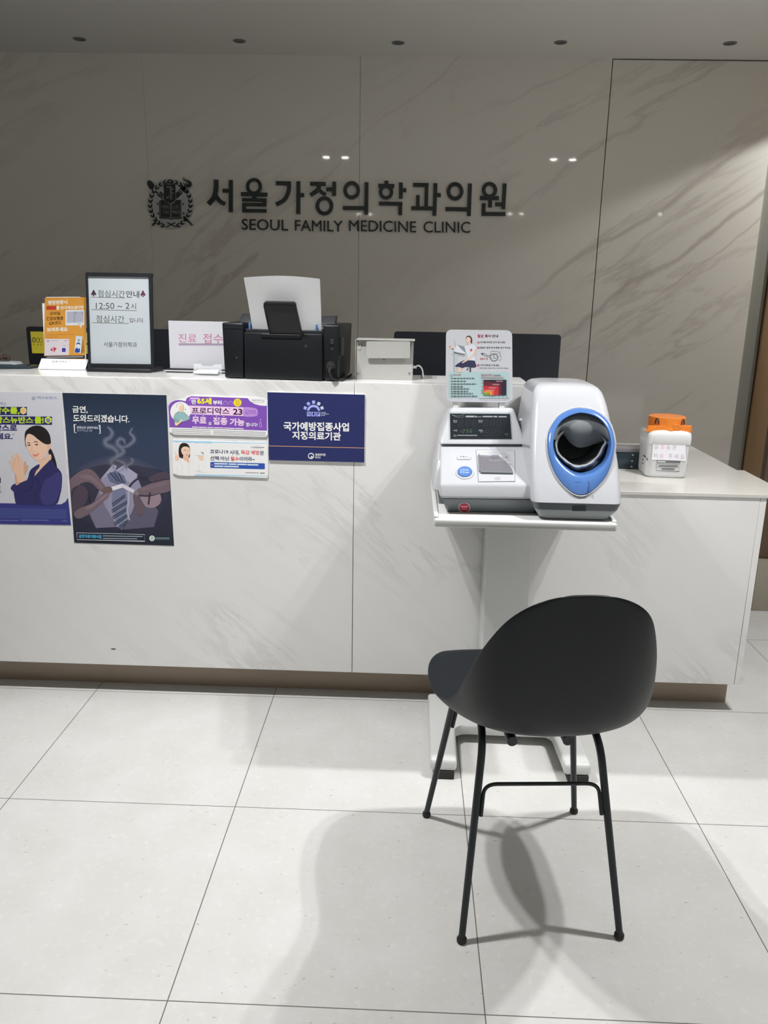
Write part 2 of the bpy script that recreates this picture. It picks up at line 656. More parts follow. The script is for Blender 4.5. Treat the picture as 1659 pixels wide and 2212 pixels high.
class Flat:
    """draws on a real flat surface: every shape lies on the plane, each later one a hair above the last"""
    def __init__(self, point, normal, mb=None, step=1.5e-5, base=0.0):
        self.p = Vector(point)
        self.n = Vector(normal).normalized()
        self.mb = mb or MB()
        self.h = base
        self.step = step
        self.z = (0, 0, 1)
        self.clip = None

    def zoom(self, ox, oy, k):
        self.z = (ox, oy, k)
        return self

    def pt(self, x, y, h=0.0):
        ox, oy, k = self.z
        d = ray(ox + x * k, oy + y * k)
        q = self.p + self.n * h
        return CAM + d * ((q - CAM).dot(self.n) / d.dot(self.n))

    def poly(self, pts, color, key='ink'):
        if self.clip:
            pts = [self.clip(x, y) for x, y in pts]
        self.h += self.step
        n = len(pts)
        vs = [self.pt(x, y, self.h) for x, y in pts]
        a = sum(pts[i - 1][0] * pts[i][1] - pts[i][0] * pts[i - 1][1] for i in range(n))
        f = list(range(n)) if a < 0 else list(range(n))[::-1]
        self.mb.add(vs, [f], key, color)

    def blob(self, pts, color, n=5):
        self.poly(catmull(pts, n), color)

    def rect(self, x0, y0, x1, y1, color, slope=0.0):
        self.poly([(x0, y0), (x1, y0 + slope * (x1 - x0)), (x1, y1 + slope * (x1 - x0)), (x0, y1)], color)

    def line(self, pts, w, color, curve=False):
        if curve:
            if isinstance(w, (list, tuple)):
                w = [w[min(i // 6, len(w) - 1)] + (w[min(i // 6 + 1, len(w) - 1)] - w[min(i // 6, len(w) - 1)]) * (i % 6) / 6 for i in range((len(pts) - 1) * 6 + 1)]
            pts = catmull(pts, 6, False)
        self.poly(stroke_poly(pts, w), color)

    def ring(self, cx, cy, rx, ry, w, color, n=28):
        self.h += self.step
        a, b = ell(cx, cy, rx, ry, n), ell(cx, cy, rx - w, ry - w, n)
        vs = [self.pt(x, y, self.h) for x, y in a + b]
        self.mb.add(vs, [[i, i + n, (i + 1) % n + n, (i + 1) % n] for i in range(n)], 'ink', color)

    def text(self, s, x0, y0, x1, y1, h, color, bold=0.0, lean=0.0, key='ink'):
        """ink box: bottom left, bottom right, height; lean moves the top sideways"""
        self.h += self.step
        vs, fs = glyphs(s, bold)
        if not vs:
            return
        ax, bx = min(v[0] for v in vs), max(v[0] for v in vs)
        ay, by = min(v[1] for v in vs), max(v[1] for v in vs)
        out = []
        for (x, y) in vs:
            u, w = (x - ax) / (bx - ax), (y - ay) / (by - ay)
            out.append(self.pt(x0 + (x1 - x0) * u + lean * w, y0 + (y1 - y0) * u - h * w, self.h))
        self.mb.add(out, fs, key, color)

    def prism(self, pts, h0, h1, key, bevel=0.0, smooth=False):
        """solid slab standing on the plane from height h0 to h1"""
        n = len(pts)
        a = sum(pts[i - 1][0] * pts[i][1] - pts[i][0] * pts[i - 1][1] for i in range(n))
        if a > 0:
            pts = pts[::-1]
        base = [self.pt(x, y, h1) for x, y in pts]
        back = [p - self.n * (h1 - h0) for p in base]
        if bevel:
            c = sum(base, Vector()) / n
            top = [p + (c - p).normalized() * bevel for p in base]
            mid = [p - self.n * bevel for p in base]
            self.mb.loft([back, mid, top], key, True, True, True, smooth)
        else:
            self.mb.loft([back, base], key, True, True, True, smooth)


# ================================================================== the setting
b = MB()
b.box(-4.2, 4.2, -5.0, 6.0, -0.1, 0.0, 'floor')
structure(b, 'floor')
b = MB()
b.box(-4.2, 4.2, -5.0, 6.0, CEIL, CEIL + 0.1, 'ceiling')
structure(b, 'ceiling')

YW, YC = 4.3, 2.4
ZB, ZT, XS, XTR = 0.1052, 1.0491, -0.1652, 0.3625
b = MB()
for x0, x1 in ((-4.2, -1.3465), (-1.3457, -0.2812), (-0.2796, 0.9275)):
    b.box(x0, x1, YW, YW + 0.02, 0.0, CEIL, 'wall_marble')
b.box(-4.2, 1.7255, YW + 0.02, YW + 0.12, 0.0, CEIL, 'gap')
structure(b, 'wall_back')
b = MB()
b.box(0.9320, 1.7255, YW, YW + 0.02, 0.0, CEIL - 0.006, 'wall_marble')
structure(b, 'door_1')
b = MB()
b.box(-4.3, -4.2, -5.0, 6.0, 0, CEIL, 'paint')
structure(b, 'wall_left')
b = MB()
b.box(4.2, 4.3, -5.0, 6.0, 0, CEIL, 'paint')
structure(b, 'wall_right')
b = MB()
b.box(-4.3, 4.3, -5.1, -5.0, 0, CEIL, 'paint')
structure(b, 'wall_front')
b = MB()
b.box(-4.3, 4.3, 6.0, 6.1, 0, CEIL, 'paint')
structure(b, 'wall_passage')
b = MB()
b.box(1.7265, 1.802, YW + 0.012, YW + 0.12, 0, CEIL, 'jamb')
structure(b, 'trim_1')
b = MB()
b.box(1.811, 1.921, YW - 0.0, YW + 0.12, 0, CEIL, 'oak', 0.003)
structure(b, 'trim_2')
b = MB()
b.box(1.505, 2.35, 3.36, 3.40, 0.235, 2.05, 'walnut', 0.002)
structure(b, 'door_2')
b = MB()
b.box(1.52, 2.35, 3.333, 3.40, 0.0, 0.232, 'beige', 0.003)
structure(b, 'baseboard_right')

# ------------------------------------------------------------------ reception counter
cnt = thing('reception_counter', (-1.2, 2.54, 0), 'long tall white marble reception counter covered with posters on its front', 'counter')
b = MB()
b.box(-4.0, XS - 0.0008, YC, YC + 0.02, ZB, ZT - 0.0002, 'white_marble', 0.0008, 1)
b.build('front_panel', cnt)
b = MB()
b.box(XS + 0.0008, XTR, YC, YC + 0.02, ZB, ZT - 0.0002, 'white_marble', 0.0008, 1)
b.build('front_panel', cnt)
b = MB()
b.box(-4.0, XTR - 0.02, YC + 0.0205, 2.660, ZB, ZT - 0.021, 'gap')
b.build('carcass', cnt)
b = MB()
b.box(XTR - 0.0195, XTR, YC + 0.0205, 2.682, ZB, ZT - 0.021, 'white_marble')
b.build('end_panel', cnt)
b = MB()
b.box(-4.0, XS - 0.0008, YC + 0.0205, 2.682, ZT - 0.02, ZT, 'white_marble', 0.0008, 1)
b.box(XS + 0.0008, XTR, YC + 0.0205, 2.682, ZT - 0.02, ZT, 'white_marble', 0.0008, 1)
b.build('countertop', cnt)
b = MB()
b.box(-4.0, 0.70, 2.4783, 2.66, 0.0, ZB - 0.0005, 'kick')
b.build('toe_kick', cnt)

XE, ZL = 1.0925, 0.7287
low = thing('side_counter', (0.74, 2.8, 0), 'low white marble counter at the right end carrying the tape topped tub', 'counter')
b = MB()
b.box(XTR + 0.0015, XE - 0.0195, YC, YC + 0.02, ZB, ZL, 'white_marble', 0.0006, 1)
b.build('front_panel', low)
b = MB()
b.box(XE - 0.0185, XE, YC, 3.2, ZB, ZL, 'white_marble', 0.0006, 1)
b.build('end_panel', low)
b = MB()
b.box(XTR + 0.0015, XE - 0.02, YC + 0.021, 3.2, ZB, ZL - 0.001, 'gap')
b.build('carcass', low)
b = MB()
b.box(0.701, 1.087, 2.4783, 3.18, 0.0, ZB - 0.0005, 'kick')
b.build('toe_kick', low)
b = MB()
ZLT = ZL + 0.0105
outline = [(XTR + 0.001, YC - 0.004), (1.166, YC - 0.004), (1.166, 2.765), (1.142, 2.765), (1.142, 3.26), (XTR + 0.001, 3.26)]
b.loft([[Vector((x, y, ZL + 0.0003)) for x, y in outline], [Vector((x, y, ZLT - 0.0008)) for x, y in outline],
        [Vector((x + (0.0008 if x < 0.6 else -0.0008), y + (0.0008 if y < 2.5 else -0.0008), ZLT)) for x, y in outline]], 'quartz', True, True, True, False)
o = b.build('low_countertop', None, (0.76, 2.83, ZL))
tag(o, 'cream quartz slab lying on the low right hand counter', 'countertop')

# inner desk that carries the two monitors behind the counter
b = MB()
DZ = 0.76
b.box(-3.0, 0.34, 2.69, 3.25, DZ - 0.03, DZ, 'inner')
for x in (-2.9, -1.0, 0.30):
    b.box(x - 0.015, x + 0.015, 2.70, 3.22, 0.0, DZ - 0.03, 'inner')
o = b.build('staff_desk', None, (-1.3, 2.97, 0))
tag(o, 'staff desk hidden behind the tall reception counter under the monitors', 'desk')


# ------------------------------------------------------------------ ceiling lamps
def disc(b, cx, cy, z, r, key, n=20, dz=0.004):
    lo = [Vector((cx + r * math.cos(2 * math.pi * k / n), cy + r * math.sin(2 * math.pi * k / n), z)) for k in range(n)]
    b.loft([lo, [p - Vector((0, 0, dz)) for p in lo]], key, True, True, True, False)


names_l = ['leftmost of the five unlit round downlights in the ceiling above the back wall', 'unlit round downlight second from the left above the wall sign',
           'middle one of the five unlit round ceiling downlights', 'unlit round downlight second from the right in the ceiling row',
           'rightmost of the five unlit round ceiling downlights']
for i, (px, py) in enumerate([(172, 84), (517, 88), (860, 92), (1211, 91), (1577, 93)]):
    p = atz(px, py, CEIL)
    t = thing('ceiling_downlight', (p.x, p.y, CEIL), names_l[i], 'ceiling light', 'unlit ceiling downlights')
    b = MB()
    n = 24
    def circ(r, z):
        return [Vector((p.x + r * math.cos(2 * math.pi * k / n), p.y + r * math.sin(2 * math.pi * k / n), z)) for k in range(n)]
    b.loft([circ(0.030, CEIL - 0.0005), circ(0.029, CEIL - 0.003), circ(0.022, CEIL - 0.003), circ(0.0215, CEIL - 0.0006)], 'mid_grey')
    b.build('trim_ring', t)
    b = MB()
    disc(b, p.x, p.y, CEIL - 0.0004, 0.0215, 'lamp_off', dz=0.0008)
    b.build('lamp_recess', t)
for i, (lx, ly) in enumerate(PAIRS):
    t = thing('twin_downlight', (lx, ly, CEIL), 'lit twin downlight in the waiting area ceiling reflected in the marble wall', 'ceiling light', 'lit twin downlights')
    b = MB()
    b.box(lx - 0.15, lx + 0.15, ly - 0.07, ly + 0.07, CEIL - DROP, CEIL - 0.0003, 'white_metal', 0.001, 1)
    b.build('housing', t)
    for s in (-1, 1):
        b = MB()
        disc(b, lx + s * 0.074, ly, CEIL - DROP - 0.0003, 0.026, 'lamp', dz=0.002)
        b.build('lamp_lens', t)
t = thing('passage_downlight', (2.45, 4.08, CEIL), 'lit round downlight over the passage to the right of the marble wall', 'ceiling light')
b = MB()
disc(b, 2.45, 4.08, CEIL - 0.0005, 0.04, 'white_metal', dz=0.004)
b.build('trim_ring', t)
b = MB()
disc(b, 2.45, 4.08, CEIL - 0.0047, 0.028, 'lamp', dz=0.002)
b.build('lamp_lens', t)

# ------------------------------------------------------------------ wall sign
NY = (0, -1, 0)
sg = thing('wall_sign', at(770, 500, YW), 'large dark lettering of the clinic name in Korean and English on the marble wall', 'sign')


def korean_letter(zoom, strokes, rings=()):
    f = Flat((0, YW, 0), NY, MB(), step=0.0).zoom(*zoom)
    h = 0.014
    for s in strokes:
        pts, w = s[0], s[1]
        f.prism(stroke_poly(pts if len(s) < 3 else catmull(pts, 5, False), w), 0.0006, h, 'letter', 0.0)
        h += 0.00006
    for (cx, cy, rx, ry, ix, iy) in rings:
        n = 36
        a, c = ell(cx, cy, rx, ry, n), ell(cx, cy, ix, iy, n)
        A0, A1 = [f.pt(x, y, 0.0006) for x, y in a], [f.pt(x, y, h) for x, y in a]
        C0, C1 = [f.pt(x, y, 0.0006) for x, y in c], [f.pt(x, y, h) for x, y in c]
        f.mb.loft([A0, A1, C1, C0], 'letter', True, smooth=False)
    f.mb.build('korean_letter', sg)


Z5, Z6 = (300, 360, 420 / 1659), (700, 360, 440 / 1659)
korean_letter(Z5, [([(657, 112), (655, 195), (636, 265), (590, 318)], 38, 1), ([(648, 238), (685, 290), (730, 318)], 34, 1), ([(783, 113), (783, 386)], 33), ([(714, 204), (784, 204)], 32)])
korean_letter(Z5, [([(870, 232), (1095, 238)], 33), ([(982, 236), (982, 290)], 36), ([(880, 282), (1088, 284)], 28), ([(1072, 284), (1072, 335)], 30), ([(1087, 324), (882, 322)], 28), ([(896, 322), (896, 385)], 30), ([(882, 374), (1088, 376)], 29)],
              [(982, 168, 69, 72, 39, 44)])
korean_letter(Z5, [([(1170, 139), (1296, 141)], 33), ([(1279, 130), (1276, 205), (1240, 280), (1170, 322)], 33, 1), ([(1360, 125), (1359, 402)], 33), ([(1359, 241), (1408, 242)], 33)])
korean_letter(Z5, [([(1460, 144), (1594, 147)], 33), ([(1536, 147), (1525, 195), (1462, 244)], 34, 1), ([(1526, 180), (1555, 215), (1594, 238)], 30, 1), ([(1598, 192), (1650, 193)], 32), ([(1666, 127), (1664, 248)], 33)],
              [(1583, 334, 76, 82, 44, 50)])
korean_letter(Z6, [([(154, 335), (348, 337)], 32), ([(346, 126), (343, 388)], 31)], [(225, 192, 68, 76, 38, 43)])
korean_letter(Z6, [([(508, 114), (508, 150)], 31), ([(442, 155), (572, 157)], 32), ([(626, 129), (625, 258)], 31), ([(625, 190), (671, 191)], 31), ([(449, 299), (638, 302)], 31), ([(622, 302), (620, 394)], 30)], [(505, 207, 59, 61, 31, 33)])
korean_letter(Z6, [([(725, 147), (852, 149)], 31), ([(836, 149), (832, 338)], 30), ([(765, 231), (763, 338)], 29), ([(709, 337), (900, 340)], 31), ([(908, 134), (899, 398)], 31), ([(905, 230), (951, 231)], 31)])
korean_letter(Z6, [([(989, 344), (1182, 347)], 32), ([(1190, 137), (1180, 400)], 31)], [(1067, 201, 69, 76, 38, 43)])
korean_letter(Z6, [([(1271, 254), (1425, 256)], 32), ([(1354, 256), (1353, 331)], 31), ([(1396, 306), (1464, 307)], 31), ([(1473, 137), (1461, 345)], 30), ([(1302, 297), (1299, 398)], 30), ([(1286, 384), (1478, 385)], 31)],
              [(1348, 190, 63, 66, 33, 37)])


def english_word(s, x0, y0, x1, y1, h):
    f = Flat((0, YW, 0), NY, MB(), step=0.0, base=0.010)
    f.text(s, x0, y0, x1, y1, h, None, 0.0, key='letter')
    front = f.mb
    n = len(front.v)
    out = MB()
    fv = front.v
    bk = [p + Vector((0, 0.0094, 0)) for p in fv]
    edges = {}
    for fc in front.f:
        for i in range(len(fc)):
            e = (fc[i], fc[(i + 1) % len(fc)])
            if (e[1], e[0]) in edges:
                del edges[(e[1], e[0])]
            else:
                edges[e] = 1
    out.add(fv + bk, front.f + [[e[1], e[0], e[0] + n, e[1] + n] for e in edges], 'letter')
    out.build('english_word', sg)


english_word('SEOUL', 522, 496, 622, 498, 23.5)
english_word('FAMILY', 637, 498, 740, 500, 23)
english_word('MEDICINE', 754, 499, 899, 502, 24)
english_word('CLINIC', 915, 502, 1016, 503, 24)

# emblem on its own pale plate
em = thing('emblem_plaque', at(368, 495, YW), 'dark crest with laurel wreath, shield and open book on a pale plate beside the lettering', 'emblem')
ZE = (300, 370, 140 / 1659)
f = Flat((0, YW, 0), NY, MB(), step=2e-5).zoom(*ZE)
f.prism(catmull([(200, 250), (260, 215), (350, 250), (430, 300), (560, 235), (700, 190), (830, 195), (960, 225), (1080, 280), (1120, 300), (1110, 150), (1180, 150), (1290, 215), (1370, 300), (1370, 400), (1290, 460), (1300, 520), (1360, 640),
                 (1400, 800), (1400, 960), (1360, 1080), (1310, 1190), (1290, 1240), (1400, 1370), (1370, 1405), (1300, 1380), (1200, 1300), (1080, 1420), (950, 1470), (700, 1470), (560, 1400), (440, 1330), (340, 1420), (305, 1380), (390, 1280),
                 (290, 1130), (220, 960), (210, 760), (250, 590), (310, 490), (230, 400)], 3), 0.0006, 0.006, 'plate')
f.mb.build('backing_plate', em)


def crest(name, draw):
    g = Flat((0, YW, 0), NY, MB(), step=2e-5, base=0.0061).zoom(*ZE)
    draw(g)
    g.mb.build(name, em)


def slab(g, pts, h=0.0095):
    g.prism(pts, 0.0061, h, 'letter')


def leaf(g, x, y, ang, L, w):
    a = math.radians(ang)
    c, s = math.cos(a), math.sin(a)
    pts = [(0, 0), (0.3, -0.5), (0.65, -0.45), (1, 0), (0.65, 0.4), (0.3, 0.4)]
    slab(g, [(x + px * L * c - py * w * s, y + px * L * s + py * w * c) for px, py in pts])


def wreath(g, sides):
    cx, cy, rx, ry = 805, 850, 510, 575
    for side in sides:
        for k in range(13):
            a = math.radians(100 + (k + 0.5) * 12.8) if side < 0 else math.radians(80 - (k + 0.5) * 12.8)
            x, y = cx + rx * math.cos(a), cy + ry * math.sin(a)
            tx, ty = (-rx * math.sin(a), ry * math.cos(a)) if side < 0 else (rx * math.sin(a), -ry * math.cos(a))
            ta = math.degrees(math.atan2(ty, tx))
            leaf(g, x, y, ta + side * 25 * -1 + 0, 125, 46)
            leaf(g, x, y, ta + side * 28 + 0, 125, 46)
    slab(g, stroke_poly([(825 - sides[0] * 100, 1310), (825 + sides[0] * 130, 1430)], 26))
    for x, y in ((475, 835), (490, 1080), (712, 290)) if sides[0] < 0 else ((1132, 835), (1145, 1080), (835, 290)):
        slab(g, ell(x, y, 20, 26, 10))


def quill(g):
    slab(g, catmull([(225, 260), (280, 235), (360, 300), (395, 370), (330, 470), (260, 420), (215, 330)], 3))
    for q in ([(545, 500), (620, 580), (620, 650), (540, 580)], [(440, 520), (530, 560), (530, 580), (440, 560)], [(440, 590), (530, 595), (625, 665), (540, 665)], [(545, 690), (620, 685), (620, 715), (580, 712)]):
        slab(g, q)


def torch(g):
    for q in ([(1040, 430), (1120, 355), (1220, 440), (1140, 535)], [(945, 560), (1005, 500), (1090, 585), (960, 710)], [(1010, 465), (1030, 455), (1120, 560), (1100, 580)], [(1130, 310), (1145, 300), (1265, 415), (1250, 435)],
              [(1165, 545), (1220, 460), (1230, 545), (1190, 560)]):
        slab(g, q)
    slab(g, catmull([(1120, 165), (1200, 215), (1290, 240), (1350, 310), (1330, 390), (1270, 405), (1200, 350), (1215, 290), (1250, 330), (1265, 300), (1190, 250), (1150, 225)], 3))


def shield_book(g):
    slab(g, [(515, 770), (560, 735), (640, 735), (690, 800), (760, 830), (795, 840), (800, 1170), (820, 1250), (770, 1215), (530, 1210)], 0.0088)
    slab(g, [(830, 840), (900, 815), (950, 735), (1080, 735), (1095, 1215), (880, 1215), (821, 1250), (838, 1170)], 0.0088)
    slab(g, catmull([(640, 345), (780, 340), (920, 345), (930, 560), (935, 700), (890, 780), (790, 820), (690, 780), (640, 690), (638, 520)], 4), 0.0098)


def crest_lines(g):
    g.h = 0.0100
    col = C(112, 116, 116)
    g.line([(700, 400), (815, 400), (820, 560), (830, 720), (760, 640), (700, 695)], 42, col)
    g.line([(820, 455), (885, 455)], 38, col)
    g.line([(820, 550), (885, 550)], 38, col)
    g.line([(545, 770), (560, 1180), (770, 1185), (815, 1215), (870, 1185), (1075, 1180), (1060, 770)], 16, col)
    g.line([(805, 830), (818, 1210)], 22, col)
    g.text('VERI', 580, 960, 772, 962, 100, col, 0.03)
    g.text('TAS', 600, 1090, 772, 1092, 100, col, 0.03)
    g.text('LUX', 842, 960, 1030, 962, 100, col, 0.03)
    g.text('MEA', 850, 1090, 1052, 1092, 100, col, 0.03)


crest('laurel_branch', lambda g: wreath(g, (-1,)))
crest('laurel_branch', lambda g: wreath(g, (1,)))
crest('quill', quill)
crest('torch', torch)
crest('torch_handle', lambda g: slab(g, stroke_poly([(345, 1385), (430, 1295)], 48)))
crest('quill_tip', lambda g: slab(g, stroke_poly([(1140, 1160), (1365, 1375)], [60, 24])))
crest('shield_and_book', shield_book)
crest('crest_engraving', crest_lines)


# ------------------------------------------------------------------ posters on the counter front
def sheet(name, outline, color, label, draw, thick=0.0012, cat='poster', back='paper'):
    f = Flat((0, YC, 0), NY, MB())
    f.prism(outline, 0.0003, thick, back)
    f.h = thick
    f.poly(outline, color)
    draw(f)
    c = f.pt(sum(p[0] for p in outline) / len(outline), max(p[1] for p in outline))
    return tag(f.mb.build(name, None, c), label, cat)


NAVY = (30, 34, 82)


def vaccine_woman(f):
    Z = (0, 840, 160 / 1180)
    f.zoom(*Z)
    lime, navy, dk = C(172, 196, 40), C(36, 38, 92), C(34, 35, 88)
    f.poly([(-900, 1810), (290, 1825), (885, 1840), (975, 1838), (1040, 1800), (1085, 1735), (1132, 2172), (-900, 2140)], C(52, 54, 118))
    f.rect(-900, 1880, 1060, 1905, C(64, 72, 128), 0.02)
    f.rect(-900, 1905, 1060, 2050, C(62, 70, 124), 0.01)
    for (x0, x1, y) in ((-400, 290, 2092), (330, 780, 2090), (985, 1070, 2104)):
        f.rect(x0, y - 8, x1, y + 6, C(92, 100, 150), 0.01)
    # logo
    f.ring(531, 152, 26, 24, 9, C(88, 94, 110))
    f.ring(555, 140, 27, 28, 4, C(140, 150, 165))
    f.text('박스뉴반스', 596, 163, 905, 168, 50, C(92, 108, 156), 0.008)
    f.text('하는', 0, 263, 104, 266, 55, C(80, 82, 100), 0.0)
    f.rect(-900, 278, 430, 410, navy, 0.008)
    f.text('박수를,', -95, 402, 312, 410, 118, lime, 0.035)
    f.poly([(325, 315), (370, 288), (420, 318), (420, 380), (370, 408), (322, 380)], C(196, 205, 90))
    f.blob([(345, 330), (375, 312), (405, 340), (400, 380), (365, 392), (340, 370)], C(220, 160, 130))
    f.rect(-900, 428, 828, 560, navy, 0.008)
    f.text('박스뉴반스', -75, 548, 528, 552, 108, lime, 0.035)
    f.text('를!', 548, 552, 695, 554, 110, lime, 0.035)
    f.poly([(715, 468), (768, 438), (820, 472), (820, 528), (768, 560), (712, 528)], C(190, 205, 60))
    f.blob([(735, 480), (770, 470), (800, 495), (790, 535), (750, 535)], C(110, 120, 150))
    f.text('반스로', -90, 672, 272, 676, 108, dk, 0.035)
    f.text('세요.', -60, 806, 202, 810, 102, dk, 0.035)
    f.line([(196, 715), (196, 735), (212, 735)], 6, C(90, 90, 110))
    f.line([(222, 712), (222, 738)], 6, C(90, 90, 110))
    # faint list at the frame edge
    f.text('스', -20, 1658, 28, 1660, 48, C(70, 72, 90), 0.01)
    f.rect(-30, 1415, 12, 1500, C(34, 35, 70))
    f.rect(-30, 1545, 10, 1590, C(150, 152, 165))
    # the woman: pony tail, suit, neck, face, hair, hands
    hair, skin, suit, suit2 = C(34, 30, 32), C(212, 178, 156), C(46, 44, 88), C(58, 56, 108)
    f.blob([(770, 960), (815, 960), (880, 1120), (915, 1290), (900, 1360), (850, 1260), (790, 1100)], hair)
    f.blob([(612, 1140), (700, 1120), (800, 1040), (815, 1120), (740, 1240), (600, 1340), (550, 1385), (570, 1320), (625, 1250)], C(205, 172, 148))
    f.blob([(620, 1200), (520, 1260), (470, 1320), (430, 1450), (330, 1485), (260, 1500), (190, 1540), (172, 1595), (215, 1640), (235, 1750), (280, 1835), (560, 1850), (880, 1850), (960, 1680), (985, 1540), (988, 1390), (960, 1310), (880, 1220), (815, 1130),
            (740, 1190), (660, 1270), (590, 1350), (550, 1390), (575, 1310), (625, 1250)], suit, 4)
    f.blob([(700, 1480), (800, 1400), (930, 1330), (985, 1420), (975, 1560), (930, 1700), (860, 1830), (700, 1840), (640, 1700)], suit2, 4)
    f.line([(500, 1330), (520, 1480), (470, 1610), (360, 1640)], 16, C(38, 36, 74), True)
    f.line([(560, 1395), (640, 1560), (560, 1680), (590, 1840)], 14, C(38, 36, 74), True)
    f.blob([(410, 760), (440, 700), (540, 690), (660, 760), (750, 850), (760, 960), (735, 1050), (690, 1110), (600, 1140), (540, 1110), (480, 1040), (440, 960), (415, 870)], skin)
    f.blob([(760, 870), (800, 855), (808, 900), (795, 960), (762, 985), (748, 930)], C(205, 168, 146))
    f.blob([(395, 720), (430, 650), (520, 595), (630, 588), (730, 640), (790, 730), (810, 830), (805, 870), (755, 885), (690, 865), (600, 800), (520, 735), (450, 718), (415, 770), (405, 860), (425, 930), (400, 880)], hair)
    for (x0, y0, x1, y1) in ((430, 862, 482, 868), (540, 845, 605, 852)):
        f.line([(x0, y0 + 6), ((x0 + x1) / 2, y0 - 6), (x1, y1 + 4)], 12, C(60, 44, 40), True)
    for (cx, cy) in ((462, 898), (582, 890)):
        f.blob([(cx - 28, cy + 2), (cx, cy - 12), (cx + 30, cy), (cx, cy + 10)], C(70, 48, 44))
    f.line([(512, 915), (505, 985), (520, 1005), (548, 1000)], 9, C(196, 152, 132), True)
    f.blob([(520, 1038), (570, 1040), (622, 1026), (600, 1062), (555, 1078), (530, 1062)], C(205, 96, 92))
    f.line([(540, 1050), (575, 1050), (605, 1042)], 6, C(240, 225, 220))
    sk2, sk3 = C(206, 170, 146), C(188, 150, 128)
    f.blob([(235, 1360), (255, 1400), (310, 1500), (260, 1535), (245, 1500)], sk3)
    f.blob([(380, 1370), (375, 1210), (400, 1155), (420, 1180), (418, 1225), (440, 1212), (455, 1240), (430, 1310), (400, 1370)], sk3)
    f.blob([(215, 1210), (250, 1180), (340, 1170), (372, 1230), (385, 1340), (390, 1410), (410, 1450), (300, 1498), (260, 1400), (225, 1320), (200, 1250)], sk2)
    for pts, w in (([(215, 1290), (180, 1200), (145, 1140)], [44, 34, 22]), ([(235, 1230), (210, 1140), (190, 1065)], [46, 40, 26]), ([(275, 1220), (258, 1110), (245, 1030)], [50, 44, 30]), ([(330, 1220), (305, 1110), (285, 1045)], [50, 46, 30]), ([(352, 1250), (340, 1150), (318, 1090)], [40, 38, 24])):
        f.line(pts, w, sk2, True)
    for pts in ([(222, 1230), (212, 1160)], [(252, 1190), (240, 1110)], [(300, 1190), (285, 1110)]):
        f.line(pts, 6, sk3)


sheet('poster', [(-110, 845), (133, 848), (138, 930), (146, 1040), (153.5, 1134.5), (-110, 1130)], C(183, 184, 192),
      'pale poster of a smiling woman in a navy suit clapping, left end of the counter', vaccine_woman)


